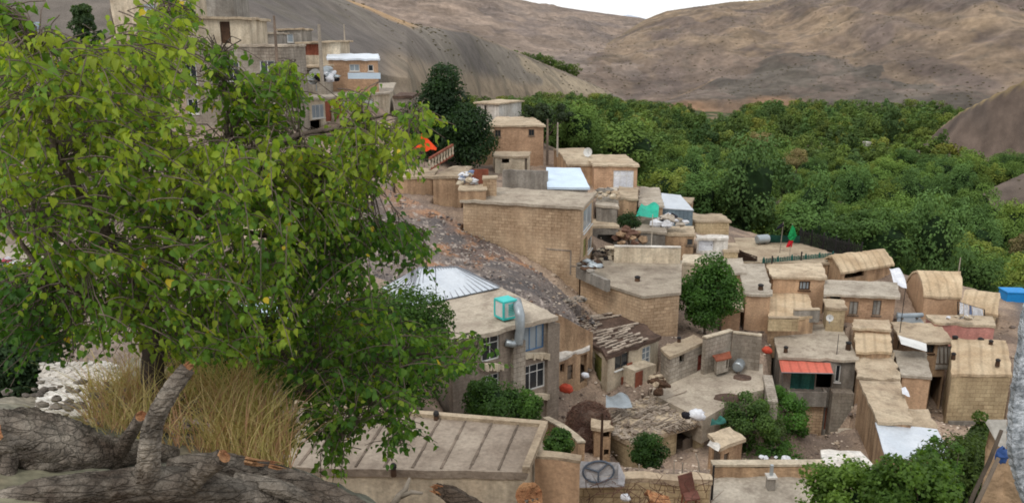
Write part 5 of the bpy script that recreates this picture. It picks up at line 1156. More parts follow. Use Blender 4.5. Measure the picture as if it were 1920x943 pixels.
mb = MB(); mb.blob(pd(1880,853,5.2), (.05,.03,.06), 3, 8, 6, .3); mb.build('blue_rag', 'plastic_blue', label='knotted blue rag on the leaning poles', cat='rag')
# ------------------------------------------------------------------ small things of the village
def one(mb, name, m, label, cat, group=None, smooth=False, kind=None): return mb.build(name, m, label=label, cat=cat, group=group, smooth=smooth, kind=kind)
def pole(u, v0, v1, D, r, m, label, name='pole', tilt=0, arm=None):
    b, t_ = pd(u, v1, D), pd(u+tilt, v0, D); t_ = Vector((b.x+tilt*D/F, b.y, t_.z)); mb = MB(); mb.tube([b-UPZ*.6, b.lerp(t_, .5), t_], [r*1.15, r, r*.8], 8)
    if arm: mb.bar(t_-UPZ*.25-Vector((arm,0,0)), t_-UPZ*.25+Vector((arm,0,0)), .09)
    one(mb, name, m, label, 'pole')
pole(604, 46, 152, 76, .17, 'pole_pale', 'concrete utility pole standing left of the white shed roof', 'utility_pole')
pole(519, 30, 106, 71, .12, 'pole_wood', 'wooden pole above the right end of the grey block house', 'wooden_pole')
pole(647, 46, 88, 105, .09, 'pole_pale', 'thin pale pole on the slope right of the rust brown house')
pole(1026, 224, 300, 90, .13, 'pole_wood', 'dark wooden pole at the right corner of the orange brick house', 'wooden_pole')
pole(1045, 230, 284, 85, .09, 'pole_pale', 'thin pale pole behind the round topped mud roof')
pole(1127, 774, 860, 37, .07, 'wood_dark', 'dark wooden post beside the brushwood heap', 'wooden_post')
pole(1329, 872, 1010, 25, .045, 'black_iron', 'thin dark iron pipe at the left corner of the vent pipe roof', 'iron_pipe')
pole(818, 497, 560, 44, .02, 'black_iron', 'thin aerial mast against the ribbed white tin roof', 'aerial_mast')
pole(1220, 402, 488, 63, .04, 'pole_pale', 'slender pole standing in the middle of the flat terrace', 'slender_pole')
pole(1685, 540, 640, 60, .03, 'black_iron', 'thin iron mast behind the white sloping panel', 'iron_mast')
pole(1567, 626, 680, 56.5, .025, 'black_iron', 'thin mast on the right part of the red awning house roof', 'iron_mast')
pole(1797, 483, 512, 72, .05, 'pole_pale', 'short post on the ridge of the kinked barrel roof', 'roof_post')
# chimney stubs on the roofs
def stub(u, v, zr, h, label, r=.16):
    p = pz(u, v, zr); root = empty('chimney_pot', p); tag(root, label, 'chimney pot'); mb = MB(); mb.lathe(p-UPZ*.1, [(r,0),(r,h*.6),(r*.9,h)], 10); mb.build('pipe', 'wood_dark', root)
    mb = MB(); mb.lathe(p+UPZ*h, [(r*1.12,-.05),(r*1.1,.03),(r*.6,.09)], 10); mb.build('cap', 'black_iron', root)
zk = K.P[0].z
stub(1473, 660, zk, .4, 'dark chimney pot at the left front of the red awning house roof'); stub(1590, 655, zk, .55, 'tall dark vent near the right edge of the red awning house roof', .2)
zl = Lh.P[0].z
for u, v, lb in ((1857,648,'dark chimney pot on the back edge of the domed block house roof'),(1870,684,'dark chimney pot near the front right corner of the domed block house roof'),(1787,672,'dark chimney pot on the left verge of the domed block house roof')): stub(u, v, zl+.3, .38, lb, .15)
stub(1426, 543, pd(1396,551,61.5).z, .4, 'dark chimney stub on the front edge of the tall narrow grey roofed house', .22)
for u, v, lb in ((1790,633,'dark pot on the ledge before the faded red wall, left one'),(1838,637,'dark pot on the ledge before the faded red wall, right one')):
    p = pd(u, v+6, 58); stub(u, v+6, p.z, .35, lb, .2)
stub(1273, 641, R2.P[0].z, .3, 'small dark flue on the roof of the courtyard block house', .13)
stub(1195, 527, zt, .32, 'black bucket like flue on the flat terrace', .2)
for u, v, lb in ((738,886,'black flue lying at the front edge of the seamed flat roof'),(818,786,'short dark flue at the back edge of the seamed flat roof')): stub(u, v, S1.P[0].z, .22, lb, .09)
p = pz(1444, 915, z4); root = empty('vent_pipe', p); tag(root, 'square grey vent pipe with a pale cap on the grey concrete roof', 'vent')
mb = MB(); mb.box(p-Vector((.13,.13,.05)), Vector((.26,0,0)), Vector((0,.26,0)), UPZ*.5); mb.build('shaft', 'cement_grey', root); mb = MB(); mb.box(p+Vector((-.18,-.18,.45)), Vector((.36,0,0)), Vector((0,.36,0)), UPZ*.07); mb.build('cap', 'plaster_white', root); mb = MB(); mb.box(p+Vector((-.05,-.03,.52)), Vector((.1,0,0)), Vector((0,.1,0)), UPZ*.4); mb.build('pipe', 'galv', root)
# flags
def cloth(pts, m, name, label, cat, parent=None, fold=.06, nu=10, nv=8):
    a, b, c, d = pts; mb = MB()
    n = (b-a).cross(d-a).normalized()
    f = lambda s, w: a.lerp(b, s).lerp(d.lerp(c, s), w)+n*fold*math.sin(s*7+w*3)*(.3+w)
    for i in range(nu):
        for j in range(nv): mb.quad(f(i/nu,j/nv), f((i+1)/nu,j/nv), f((i+1)/nu,(j+1)/nv), f(i/nu,(j+1)/nv))
    if parent: return mb.build(name, m, parent)
    return one(mb, name, m, label, cat)
zf = FP.P[0].z
b = pz(1480, 484, zf); t_ = pd(1479, 421, b.y); root = empty('flag', b); tag(root, 'hanging flag with a green upper half, white middle and red end on a pole', 'flag')
mb = MB(); mb.tube([b, Vector((b.x,b.y,t_.z+.1))], [.035,.025], 8); mb.build('pole', 'pole_pale', root)
X = Vector((1,0,0))
zz_ = lambda v: pd(1480, v, b.y).z
cloth([Vector((b.x-.02,b.y-.05,zz_(421))), Vector((b.x+.25,b.y-.1,zz_(428))), Vector((b.x+.5,b.y-.1,zz_(442))), Vector((b.x-.35,b.y-.05,zz_(444)))], 'flag_green', 'green_band', '', '', root, .08)
cloth([Vector((b.x-.35,b.y-.05,zz_(444))), Vector((b.x+.5,b.y-.1,zz_(442))), Vector((b.x+.22,b.y-.1,zz_(451))), Vector((b.x-.15,b.y-.1,zz_(450)))], 'flag_green', 'lower_green_band', '', '', root, .06)
cloth([Vector((b.x-.2,b.y-.06,zz_(450))), Vector((b.x+.22,b.y-.1,zz_(451))), Vector((b.x+.1,b.y-.1,zz_(463))), Vector((b.x-.45,b.y-.06,zz_(463)))], 'flag_red', 'red_band', '', '', root, .08)
b = pz(1462, 474, zf); root = empty('black_flag', b); tag(root, 'small black flag on a pale pole left of the green and red flag', 'flag'); t_ = pd(1464, 416, b.y)
mb = MB(); mb.tube([b, Vector((b.x+.1,b.y,t_.z))], [.05,.03], 8); mb.build('pole', 'pole_pale', root)
cloth([Vector((b.x+.1,b.y-.03,t_.z)), Vector((b.x+.2,b.y,t_.z-.55)), Vector((b.x-.7,b.y,t_.z-.95)), Vector((b.x-.5,b.y,t_.z-.6))], 'cloth_dark', 'cloth', '', '', root, .1)
for u, v0, v1, lb in ((1447,483,496,'short black stake on the near edge of the flag roof, left one'),(1502,474,488,'short black stake on the near edge of the flag roof, right one')):
    q = pz(u, v1, zf); mb = MB(); mb.tube([q, q+UPZ*.75], .07, 8); mb.lathe(q+UPZ*.75, [(.1,0),(.04,.12)], 8); one(mb, 'stake', 'black_iron', lb, 'stake')
# iron fences of the flag roof
def fence(a, b, h, n, label, m='black_iron', rails=(.15,.9)):
    root = empty('iron_fence', (a+b)/2); tag(root, label, 'fence'); mb = MB()
    for q in rails: mb.bar(a+UPZ*h*q, b+UPZ*h*q, .05)
    for k in range(n+1): p = a.lerp(b, k/n); mb.bar(p, p+UPZ*h*(1.12 if k % 2 == 0 else 1.0), .08)
    mb.build('railing', m, root)
    for k in range(0, n+1, 8): p = a.lerp(b, k/n)+Vector((.08,.0,0)); q = MB(); q.bar(p, p+UPZ*h*1.2, .1); q.lathe(p+UPZ*h*1.2, [(.09,0),(.03,.14)], 8); q.build('post', m, root)
fence(pz(1498,456,zf), pz(1612,486,zf), 1.35, 40, 'dark iron picket fence on the far edge of the flag roof')
fence(pz(1430,493.5,zf-.02), pz(1560,482,zf-.02), .4, 40, 'low dark lattice fence on the near edge of the flag roof', 'cloth_teal', (.1,.5,.9))
cloth([pz(1420,440,zf+1.0), pz(1500,442,zf+1.0), pz(1500,456,zf), pz(1420,454,zf)], 'cloth_teal', 'mesh_screen', 'dull green mesh screen behind the water tank of the flag roof', 'screen', None, .03)
# tanks, dishes, heaps
def tank(u, v, z, r, ln, ang, label, m='galv'):
    c = pz(u, v, z)+UPZ*(r+.12); d = Vector((math.cos(ang), math.sin(ang), 0)); root = empty('water_tank', c-UPZ*(r+.12)); tag(root, label, 'water tank'); mb = MB()
    mb.tube([c-d*(ln/2+.06), c-d*ln/2, c, c+d*ln/2, c+d*(ln/2+.06)], [r*.8,r,r*1.01,r,r*.8], 16); mb.build('drum', m, root, smooth=False); mb = MB()
    for s in (-.3,.3): mb.bar(c+d*ln*s-UPZ*(r+.12), c+d*ln*s-UPZ*r*.7, .12, r*1.4); mb.build('stand', 'wood_grey', root); mb = MB()
tank(1429, 458, zf, .45, 1.3, .3, 'galvanised drum tank lying on the flag roof'); tank(1384, 697, zc+.1, .36, .8, 1.1, 'pale bulging water tank by the courtyard wall'); tank(1705, 598, pd(1682,605,63).z+.05, .2, 2.2, .1, 'pale green white glass tube tank on the grey hut roof', 'glass_pale')
def dish(u, v, D, r, label, tilt=.9):
    c = pd(u, v, D); root = empty('satellite_dish', c-UPZ*r*1.4); tag(root, label, 'satellite dish'); n = Vector((-.35,-.75,tilt)).normalized(); x = n.cross(UPZ).normalized(); y = n.cross(x); mb = MB(); k = 16
    ring = [[c+(x*math.cos(6.283*j/k)+y*math.sin(6.283*j/k))*r*q+n*r*.35*q*q for j in range(k)] for q in (.02,.35,.7,1.0)]
    for a_, b_ in zip(ring, ring[1:]):
        for j in range(k): mb.quad(a_[j], a_[(j+1)%k], b_[(j+1)%k], b_[j])
    mb.build('reflector', 'white_paint', root); mb = MB(); mb.tube([c-UPZ*r*1.6, c], .05, 6); mb.tube([c-y*r*.6, c+n*r*.9], .025, 5); mb.build('mast', 'galv', root)
dish(592, 146, 84, .85, 'large pale satellite dish at the left end of the long plastered house roof', .3); dish(1103, 286, 86, .5, 'white satellite dish between the two mud roofs by the valley wood', .2); dish(1556, 596, 60, .28, 'small round dish beside the longer grey parapet', .3)
def heap(name, label, cat, u, v, D, rx, ry, rz, n, r0, r1, mats, seed, kind=None):
    rnd = random.Random(seed); c = pd(u, v, D); root = empty(name, c); tag(root, label, cat, kind=kind)
    for i, m in enumerate(mats):
        mb = MB()
        for k in range(n):
            a = rnd.uniform(0,6.28); q = rnd.random()**.6; p = c+Vector((rx*q*math.cos(a), ry*q*math.sin(a), rz*(1-q*q)*rnd.uniform(.3,1))); r = rnd.uniform(r0, r1); mb.blob(p, (r*rnd.uniform(.8,1.6), r, r*rnd.uniform(.4,.9)), seed*100+k, 7, 5, .3)
        o = mb.build(['rag','cloth','scrap','bundle'][i], m, root); o['kind'] = 'stuff'
    return root
heap('junk_heap', 'heap of white sacks and scrap on the long plastered house roof', 'heap', 612, 152, 83.5, 1.3, .8, 1.3, 9, .2, .5, ['cloth_white','galv','cloth_dark'], 1)
heap('rag_heap', 'heap of white, blue and red rags in the gap beside the brick chimney', 'heap', 878, 344, 64, .7, .6, 1.3, 9, .12, .3, ['cloth_white','cloth_blue','plaster_cream'], 2)
heap('junk_heap', 'white sacks and planks piled on the hut roof beside the blue grey shed', 'heap', 1255, 418, 72, 1.5, .8, .7, 9, .2, .5, ['cloth_white','pole_pale','cloth_dark'], 3)
heap('junk_heap', 'scattered pots and scrap at the left corner of the flat terrace', 'heap', 1106, 500, 58, .9, 1.2, .5, 10, .12, .3, ['galv','cement_grey','wood_dark'], 4)
heap('junk_heap', 'broken crates and scrap in front of the lean-to on the terrace', 'heap', 1140, 482, 64, 1.6, .7, .8, 9, .15, .4, ['wood_grey','plaster_cream','black_iron'], 5)
heap('dry_heap', 'brown dry brushwood stack under the courtyard shrub', 'heap', 1178, 452, 66, 1.3, 1, 1.3, 12, .2, .45, ['twig','mud_wall'], 6)
heap('junk_heap', 'pinkish litter and boxes on the roof right of the large brick house', 'heap', 1140, 366, 70, 1.4, 1.4, .5, 8, .15, .4, ['plaster_cream','mud_roof','cement_grey'], 7)
heap('white_branch_heap', 'heap of bleached branches hanging over the faded red wall', 'heap', 1800, 598, 60.8, 1.2, .3, .4, 6, .1, .25, ['cloth_white','plaster_cream'], 8)
heap('stone_heap', 'broken masonry lumps at the top corner of the boarded roof', 'heap', 1082, 566, 54, .9, .8, .45, 14, .08, .24, ['pale_board','cement_grey'], 9)
heap('rubble_heap', 'brown rubble spilling between the boarded house and the courtyard', 'heap', 1232, 724, 46.6, .6, 1.0, .8, 14, .12, .3, ['mud_roof','wood_dark'], 10)
heap('laundry_heap', 'dark and pink washing by the garden below the red awning house', 'heap', 1508, 846, 52, 1.1, .4, .4, 7, .12, .3, ['cloth_dark','cloth_pink','cloth_white'], 11)
heap('barrel_heap', 'blue and black plastic drums in the lower yard under the garden trees', 'heap', 1416, 860, 45, .5, .4, .5, 5, .25, .4, ['plastic_blue','cloth_dark'], 12)
heap('bottle_heap', 'white plastic scraps along the parapet of the vent pipe roof', 'heap', 1440, 866, 29.5, 1.4, .3, .25, 9, .06, .16, ['cloth_white'], 13)
# orange, green and white cloths
c = pd(795, 281, 69); root = empty('orange_cloth', c); tag(root, 'bright orange red cloth gathered to a point among the leaves', 'cloth'); mb = MB(); tip = pd(794, 243, 69); k = 14
ring = [Vector((c.x+1.05*math.cos(6.283*j/k)*(1+.15*(j % 2)), c.y+.6*math.sin(6.283*j/k), c.z+.12*math.sin(j*2.2))) for j in range(k)]
for j in range(k): a_, b_ = ring[j], ring[(j+1)%k]; m1, m2 = a_.lerp(tip,.5)*1.0, b_.lerp(tip,.5)*1.0; m1 = m1+(Vector((c.x,c.y,m1.z))-m1)*.35; m2 = m2+(Vector((c.x,c.y,m2.z))-m2)*.35; mb.quad(a_, b_, m2, m1); mb.quad(m1, m2, tip)
mb.build('drape', 'cloth_orange', root); mb = MB(); mb.tube([c-UPZ*1.5, tip], .03, 6); mb.build('stick', 'pole_wood', root)
def drape(name, label, cat, q, m, D, fold=.12): return cloth([pd(u, v, d) for (u, v), d in zip(q, D)], m, name, label, cat, None, fold, 14, 10)
drape('green_tarpaulin', 'crumpled turquoise green tarpaulin over the yard shelter', 'tarpaulin', [(1192,406),(1234,408),(1236,383),(1203,382)], 'tarp_green', [72,72,75,75], .16)
drape('white_sheet', 'white plastic sheet draped down beside the bulging straw roof barn', 'sheet', [(1676,532),(1700,541),(1692,508),(1664,499)], 'cloth_white', [68,68,72,72], .14)
drape('white_cover', 'clean white sheet laid slanting before the pale verandah', 'panel', [(1690,645),(1738,659),(1737,644),(1684,628)], 'white_paint', [55.5,55.5,57.6,57.6], .01)
drape('white_rag', 'white rag hanging over the edge of the long sloping mud roof', 'rag', [(1692,738),(1706,744),(1700,728),(1688,724)], 'cloth_white', [48.2,48.2,49.5,49.5], .06)
drape('pale_awning', 'pale sheet canopy over the purplish shed door', 'canopy', [(1326,834),(1347,846),(1352,834),(1332,824)], 'plaster_white', [37.6,37.6,38.4,38.4], .04)
drape('blue_shirt', 'pale blue and white garment hung on the parapet of the vent pipe roof', 'garment', [(1497,888),(1512,890),(1508,868),(1498,868)], 'cloth_blue', [28.9,28.9,29,29], .05)
drape('dark_cloth', 'dark cloth hanging over the concrete wall at the back of the terrace', 'cloth', [(1216,485),(1230,485),(1230,463),(1215,463)], 'cloth_dark', [62.6,62.6,62.7,62.7], .05)
drape('teal_sheet', 'torn teal sheet under the courtyard edge in the lower yard', 'sheet', [(1332,798),(1362,792),(1358,782),(1336,784)], 'cloth_teal', [43,43,44,44], .1)
drape('grey_sheet', 'crumpled grey plastic sheet on the ground above the rubble roof', 'sheet', [(1136,764),(1186,764),(1176,738),(1136,740)], 'galv', [43.8,43.8,45.4,45.4], .1)
drape('blue_tarpaulin', 'tiny blue tarpaulin on the far grey spur', 'tarpaulin', [(738,66),(757,64),(752,52),(740,52)], 'blue_bright', [352,352,356,356], .4)
root = empty('clothesline', pd(1820,582,63)); tag(root, 'white washing hung on a line above the faded red wall', 'laundry'); mb = MB(); mb.bar(pd(1796,565,63.5), pd(1846,580,63.5), .03); mb.bar(pd(1796,565,63.5), pd(1796,592,63.5), .06); mb.bar(pd(1846,580,63.5), pd(1846,604,63.5), .06); mb.build('line', 'black_iron', root)
for u0, u1, m in ((1799,1806,'cloth_white'),(1807,1816,'cloth_white'),(1817,1822,'cloth_blue'),(1823,1843,'cloth_white')):
    f = lambda u: 566+(u-1798)*.31; cloth([pd(u0,f(u0)+22,63.4), pd(u1,f(u1)+20,63.4), pd(u1,f(u1),63.5), pd(u0,f(u0),63.5)], m, 'sheet', '', '', root, .06)
# brushwood heap, pits, bags
rnd = random.Random(31); c = pd(1104, 806, 42.6); root = empty('brushwood_heap', c); tag(root, 'big dome of dark brown brushwood in the ruined yard', 'heap'); mb = MB(); mb.blob(c+UPZ*.35, (1.25,1.25,1.35), 5, 14, 9, .08); mb.blob(c+Vector((-.4,-.9,-.2)), (.9,.9,1.0), 6, 12, 8, .1); mb.build('core', 'dark_soil', root); mb = MB()
for k in range(1500):
    a = rnd.uniform(0,6.28); e = rnd.uniform(-.1,1.5); d = Vector((math.cos(a)*math.cos(e), math.sin(a)*math.cos(e), math.sin(e))); o_ = (c+UPZ*.35, 1.25) if rnd.random() < .65 else (c+Vector((-.4,-.9,-.2)), .92)
    p = o_[0]+d*o_[1]*rnd.uniform(.98,1.08); t_ = Vector((rnd.gauss(0,1), rnd.gauss(0,1), rnd.gauss(0,.6))); t_ = (t_-d*t_.dot(d)*.8).normalized(); l = rnd.uniform(.2,.55); mb.bar(p-t_*l/2, p+t_*l/2+d*.05, rnd.uniform(.012,.03))
o = mb.build('twigs', 'twig', root); o['kind'] = 'stuff'
def pit(u, v, rx, ry, label):
    c = pz(u, v, zc+.056); mb = MB(); k = 18; ring = []
    for q, h in ((1.25,0.0),(1.08,.09),(.9,.05),(.75,.03)): ring.append([c+Vector((rx*q*math.cos(6.283*j/k)*(1+.1*math.sin(j*2.1)), ry*q*math.sin(6.283*j/k), h)) for j in range(k)])
    for a_, b_ in zip(ring, ring[1:]):
        for j in range(k): mb.quad(a_[j], a_[(j+1)%k], b_[(j+1)%k], b_[j])
    mb.quad(*ring[-1]); one(mb, 'soil_pit', 'dark_soil', label, 'pit')
pit(1366, 746, .75, .5, 'dark oval soil pit near the front edge of the courtyard'); pit(1392, 708, .5, .4, 'smaller soil pit before the water tank in the courtyard')
def bag(u, v, D, r, m, label, name='bag'):
    mb = MB(); c = pd(u, v, D); mb.blob(c, (r,r*.8,r*.72), int(u), 12, 8, .16); mb.blob(c+Vector((r*.5,-r*.1,-r*.2)), (r*.6,r*.6,r*.5), int(v), 9, 6, .2); one(mb, name, m, label, 'bag', smooth=True)
bag(1438, 656, 55, .36, 'plastic_orange', 'orange red sack in the alley left of the red awning house'); bag(1061, 728, 45.3, .4, 'plastic_orange', 'orange sack on the yard floor beside the flaking white roof'); bag(1097, 703, 46, .25, 'cloth_white', 'white sack in the dark doorway of the annex'); bag(1172, 932, 23.6, .17, 'cloth_white', 'white bag on the brushwood littered yard house')
bag(1306, 777, 41.6, .45, 'cloth_white', 'white sack at the right end of the rubble roof'); bag(1286, 778, 41.6, .28, 'cloth_dark', 'black sack next to the white one on the rubble roof')
# fallen lattice, table, ladder
rnd = random.Random(8); a = pz(1388,466,zf+1.0); mb = MB()
for k in range(12): p = pz(1390+k*2.6, 489, zf+.05); mb.bar(p, p+Vector((-1.1+.05*k,.5,1.5-.1*k)), .09)
for k in range(4): mb.bar(pz(1388,486-k*5,zf+.2+.25*k), pz(1420,488-k*2,zf+.15+.1*k), .08)
one(mb, 'fallen_lattice', 'wood_dark', 'collapsed dark timber lattice at the left edge of the flag roof', 'timber')
c = pz(1154, 484, zt); root = empty('wooden_table', c); tag(root, 'small tan table with a pale top at the back of the terrace', 'table'); mb = MB(); mb.box(c+Vector((-.9,-.3,.85)), Vector((1.8,0,0)), Vector((0,.7,0)), UPZ*.1); mb.build('tabletop', 'plaster_cream', root)
for sx in (-.8,.72):
    for sy in (-.25,.3): mb = MB(); mb.box(c+Vector((sx,sy,0)), Vector((.09,0,0)), Vector((0,.09,0)), UPZ*.85); mb.build('leg', 'wood_grey', root)
# things at the bottom edge
zs3 = S3.P[0].z; cP = pz(1125, 893, zs3+.25); root = empty('ringed_platform', cP); tag(root, 'whitish sheeted box with a large dark wheel ring lying on it', 'platform')
q4 = [pz(1076,894,zs3+.3), pz(1172,892,zs3+.3), pz(1160,866,zs3+.9), pz(1088,864,zs3+.9)]; mb = MB(); f = lambda s, w: q4[0].lerp(q4[1], s).lerp(q4[3].lerp(q4[2], s), w)+UPZ*.03*nz(s*9, w*7, 2)
for i in range(16):
    for j in range(8): mb.quad(f(i/16,j/8), f((i+1)/16,j/8), f((i+1)/16,(j+1)/8), f(i/16,(j+1)/8))
mb.quad(q4[0]-UPZ*.4, q4[1]-UPZ*.4, f(1,0), f(0,0)); mb.quad(q4[1]-UPZ*.4, q4[2]-UPZ*.8, f(1,1), f(1,0)); mb.build('cover', 'cloth_white', root)
cx_ = f(.47,.42); ux = (q4[1]-q4[0]).normalized(); uy = (q4[3]-q4[0]); uy = (uy-ux*uy.dot(ux)).normalized(); un = ux.cross(uy); mb = MB(); rx, ry = .52, .40; k = 28; ring = [cx_+un*.07+ux*rx*math.cos(6.283*j/k)+uy*ry*math.sin(6.283*j/k) for j in range(k+1)]
mb.tube(ring, .035, 6, cap=False); mb.build('ring', 'ring_grey', root); mb = MB()
for j in (4, 12, 21): mb.tube([cx_+un*.07, ring[j]], .03, 6)
mb.build('spoke', 'ring_grey', root)
c = pd(1236, 935, 23.6); root = empty('orange_crate', c); tag(root, 'orange plank crate tipped over at the bottom edge', 'crate'); ax_ = Vector((.62,.1,-.28)).normalized(); ay_ = Vector((.2,.9,.1)); ay_ = (ay_-ax_*ay_.dot(ax_)).normalized(); az_ = ax_.cross(ay_)
for k in range(3): mb = MB(); mb.box(c-ax_*.42-ay_*.2+ay_*k*.15, ax_*.84, ay_*.13, az_*.03); mb.build('plank', 'cut_wood', root)
mb = MB(); mb.box(c-ax_*.42-ay_*.22-az_*.22, ax_*.84, ay_*.03, az_*.25); mb.box(c-ax_*.42+ay_*.22-az_*.22, ax_*.84, ay_*.03, az_*.25); mb.build('side', 'cut_wood', root)
c = pd(1296, 938, 24); root = empty('broken_chair', c); tag(root, 'broken red brown chair among the twigs at the bottom edge', 'chair'); mb = MB(); mb.box(c+Vector((-.25,-.25,.1)), Vector((.5,.05,.06)), Vector((0,.5,0)), UPZ*.06); mb.build('seat', 'faded_rust', root); mb = MB(); mb.box(c+Vector((-.3,.2,.1)), Vector((.5,.1,.1)), Vector((0,.05,0)), Vector((-.12,.15,.6))); mb.build('backrest', 'faded_rust', root)
for sx in (-.24,.2):
    for sy in (-.24,.2): mb = MB(); mb.bar(c+Vector((sx,sy,.12)), c+Vector((sx*1.2,sy*1.2,-.4)), .05); mb.build('leg', 'rust_red', root)
rnd = random.Random(41); mb = MB()
for k in range(60):
    u = rnd.uniform(1090,1330); p = pd(u, rnd.uniform(905,960), rnd.uniform(22.6,24)); d = Vector((rnd.gauss(0,.5), rnd.gauss(0,.2), rnd.uniform(.2,.9))); m = p+d*.5+Vector((rnd.gauss(0,.08),0,rnd.gauss(0,.06))); mb.tube([p, m, p+d+Vector((rnd.gauss(0,.2),0,rnd.gauss(-.1,.15)))], [.014,.01,.004], 4)
one(mb, 'dead_twigs', 'twig', 'tangle of bare dead twigs in front of the low block yard house', 'twigs', kind='stuff')
for k, (u, v0, v1, D, lb) in enumerate(((1196,870,925,30,'left of the pale garden stakes beside the dark bush'),(1262,862,905,32,'upright pale garden stake below the collapsed house'),(1278,868,905,32,'second pale garden stake close right of the upright one'),(1315,850,882,33,'white leaning lath before the purplish shed door'))): pole(u, v0, v1, D, .035, 'pole_pale', lb, 'garden_stake', tilt=-14 if k == 3 else 0)
# rubble of the slope
rng = np.random.default_rng(9); mb = MB(); prl = [tuple(p) for p in pr]; k = 0
while k < 2800:
    x, y = rng.uniform(pr[:,0].min(), pr[:,0].max()), rng.uniform(pr[:,1].min(), pr[:,1].max())
    if not inside(np.array([x]), np.array([y]), prl)[0]: continue
    k += 1; mb.v.append((x, y, 0))
pts = np.array(mb.v); zs = ground_at(pts[:,0], pts[:,1]); parts = []
ic = MB(); ic.blob((0,0,0), (1,1,.7), 3, 6, 4, .25); iv = np.array(ic.v); iF = np.array([(q+q[-1:])[:4] if len(q) < 4 else q for q in ic.f])
for p, z in zip(pts, zs):
    s = abs(rng.normal(0,.045))+.02; c_ = np.array(S(*[(138,128,120),(112,104,100),(172,162,152),(138,112,96),(94,90,90)][rng.integers(0,5)])[:3]); a = rng.uniform(0,6.28); R2_ = np.array([[math.cos(a),-math.sin(a),0],[math.sin(a),math.cos(a),0],[0,0,1]]); parts.append(((iv*np.array([s*1.4,s,s]))@R2_.T+np.array([p[0],p[1],z]), iF, np.tile(c_, (len(iv),1))))
V, Fc, cc = join(parts); o = np_mesh('slope_rubble', V, Fc, 'rubble', cc); tag(o, 'grey and pale stones strewn over the rubble slope below the large brick house', 'rubble', kind='stuff')
# debris on the bare ground of the yards and alleys
rng = np.random.default_rng(19); parts = []; nd_ = 0
while nd_ < 2600:
    u, v = rng.uniform(1030, 1900), rng.uniform(560, 900); D = rng.uniform(34, 66); p = pd(u, v, D); z = float(base_z(np.array([p.x]), np.array([p.y]))[0]); nd_ += 1
    if any(inside(np.array([p.x]), np.array([p.y]), f[0])[0] for f in FOOT): continue
    s = abs(rng.normal(0,.06))+.02; c_ = np.array(S(*[(176,158,138),(140,124,110),(206,190,172),(112,100,92)][rng.integers(0,4)])[:3]); a = rng.uniform(0,6.28); R2_ = np.array([[math.cos(a),-math.sin(a),0],[math.sin(a),math.cos(a),0],[0,0,1]]); parts.append(((iv*np.array([s*1.6,s,s*.8]))@R2_.T+np.array([p.x,p.y,z+.03]), iF, np.tile(c_, (len(iv),1))))
V, Fc, cc = join(parts); o = np_mesh('yard_debris', V, Fc, 'rubble', cc); tag(o, 'small stones and crumbled mud littering the bare ground between the houses', 'debris', kind='stuff')
# glimpsed through the mulberry: lower houses on the left
house('house', 'grey plastered house with a pale blue roof behind the lower mulberry leaves', [(452,620),(548,604),(530,560),(450,572)], 33, 760, 'cement_grey', 'tin_blue', over=.15, ctrl=False, wins=[(0,(480,640,505,690),'win',W2)])
house('house', 'grey block house glimpsed in the middle of the mulberry crown', [(420,452),(560,448),(548,418),(430,420)], 46, 560, 'block_wall', 'mud_roof', over=.15, ctrl=False, wins=[(0,(470,470,500,500),'win',W2)])
house('house', 'low grey house with a littered roof at the far left edge', [(-40,520),(130,512),(120,455),(-40,460)], 30, 610, 'cement_grey', 'grey_roof', over=.15, ctrl=False, wins=[(0,(20,540,60,580),'win',W2)])
house('house', 'grey roughcast house behind the left half of the mulberry', [(60,330),(270,326),(262,290),(70,292)], 52, 450, 'cement_grey', 'concrete_roof', over=.15, ctrl=False, wins=[(0,(110,350,140,385),'win',W2),(0,(190,350,220,385),'win',W2)])
house('house', 'stone walled hut beside the upper end of the rubble slope', [(640,378),(700,374),(694,350),(642,352)], 62, 440, 'block_wall', 'mud_roof', over=.15, ctrl=False)
heap('rag_heap', 'blue white and red rags on the grey roof at the left edge', 'heap', 8, 500, 29.5, .35, .3, .35, 6, .1, .2, ['cloth_white','cloth_blue','cloth_pink'], 14)
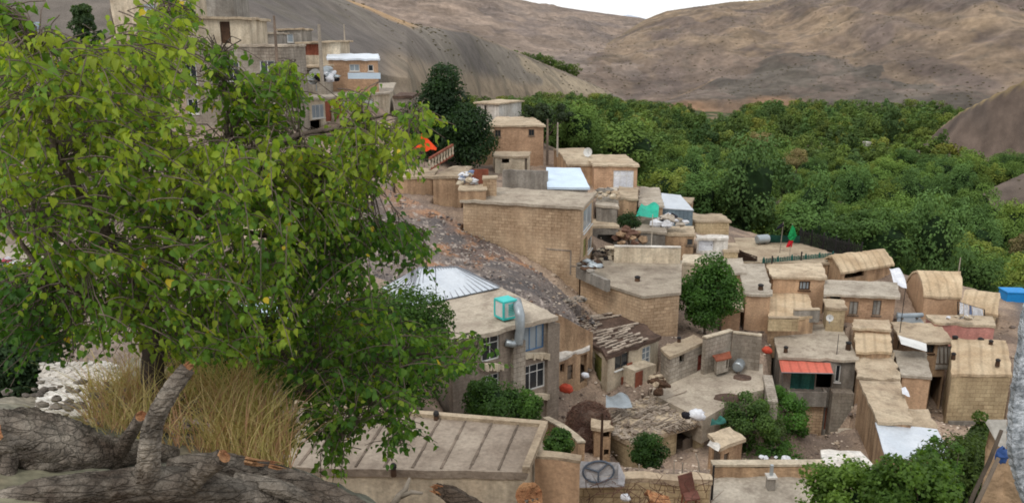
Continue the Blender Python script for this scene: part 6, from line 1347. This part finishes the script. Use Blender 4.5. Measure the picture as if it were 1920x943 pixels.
# hut and withered trees in the valley
house('valley_hut', 'tiny white hut among the trees of the valley wood', [(1623,267),(1634,267)], 318, 300, 'plaster_white', 'plaster_white', depth=3, over=.1, cat='hut', ctrl=False)
for u, v, s, lb, seed in ((1421,262,54,'withered tan tree in the valley wood, upper one',61),(1489,292,54,'withered pinkish tan tree in the valley wood, lower one',62),(1914,452,60,'straw yellow tree at the right edge of the valley wood',63)):
    D = 290 if v < 280 else 240 if v < 400 else 150
    px_tree('withered_tree', lb, u, v-14, v+40, D, 44, seed, 1400, .5, S(108,100,66), S(150,136,96), nb=12, rz=3, m='far_leaf')
# ------------------------------------------------------------------ camera, sky, sun
cam = bpy.data.cameras.new('Camera'); co = bpy.data.objects.new('Camera', cam); link(co); SC.camera = co
cam.sensor_width = 36; cam.lens = 36*F/1920; cam.clip_start = .05; cam.clip_end = 20000
co.rotation_euler = (math.pi/2-PITCH, 0, 0)
w = bpy.data.worlds.new('World'); SC.world = w; w.use_nodes = True; nt = w.node_tree; nt.nodes.clear()
SUN_EL, SUN_AZ = R(52), R(215)           # azimuth from north (+Y), clockwise: behind the camera, to the left
sky = nt.nodes.new('ShaderNodeTexSky'); sky.sky_type = 'NISHITA'; sky.sun_disc = False; sky.sun_elevation = SUN_EL; sky.sun_rotation = SUN_AZ
mx = nt.nodes.new('ShaderNodeMix'); mx.data_type = 'RGBA'; mx.inputs[0].default_value = .86; mx.inputs[7].default_value = (11.8, 11.9, 12.1, 1)
bg = nt.nodes.new('ShaderNodeBackground'); bg.inputs['Strength'].default_value = .1; ow = nt.nodes.new('ShaderNodeOutputWorld')
nt.links.new(sky.outputs[0], mx.inputs[6]); nt.links.new(mx.outputs[2], bg.inputs[0]); nt.links.new(bg.outputs[0], ow.inputs[0])
sl = bpy.data.lights.new('Sun', 'SUN'); sl.energy = 1.25; sl.angle = R(18); sl.color = (1, .95, .88); so = bpy.data.objects.new('Sun', sl); link(so)
sd = Vector((math.sin(SUN_AZ)*math.cos(SUN_EL), math.cos(SUN_AZ)*math.cos(SUN_EL), math.sin(SUN_EL)))
so.rotation_euler = sd.to_track_quat('Z', 'Y').to_euler(); so.location = sd*50
vs = SC.view_settings; vs.view_transform = 'Standard'; vs.look = 'None'; vs.exposure = 0; vs.gamma = 1
SC.render.engine = 'CYCLES'; SC.cycles.max_bounces = 5; SC.cycles.diffuse_bounces = 2; SC.cycles.transmission_bounces = 3; SC.cycles.transparent_max_bounces = 4; SC.cycles.use_denoising = True; SC.cycles.filter_width = 1.8
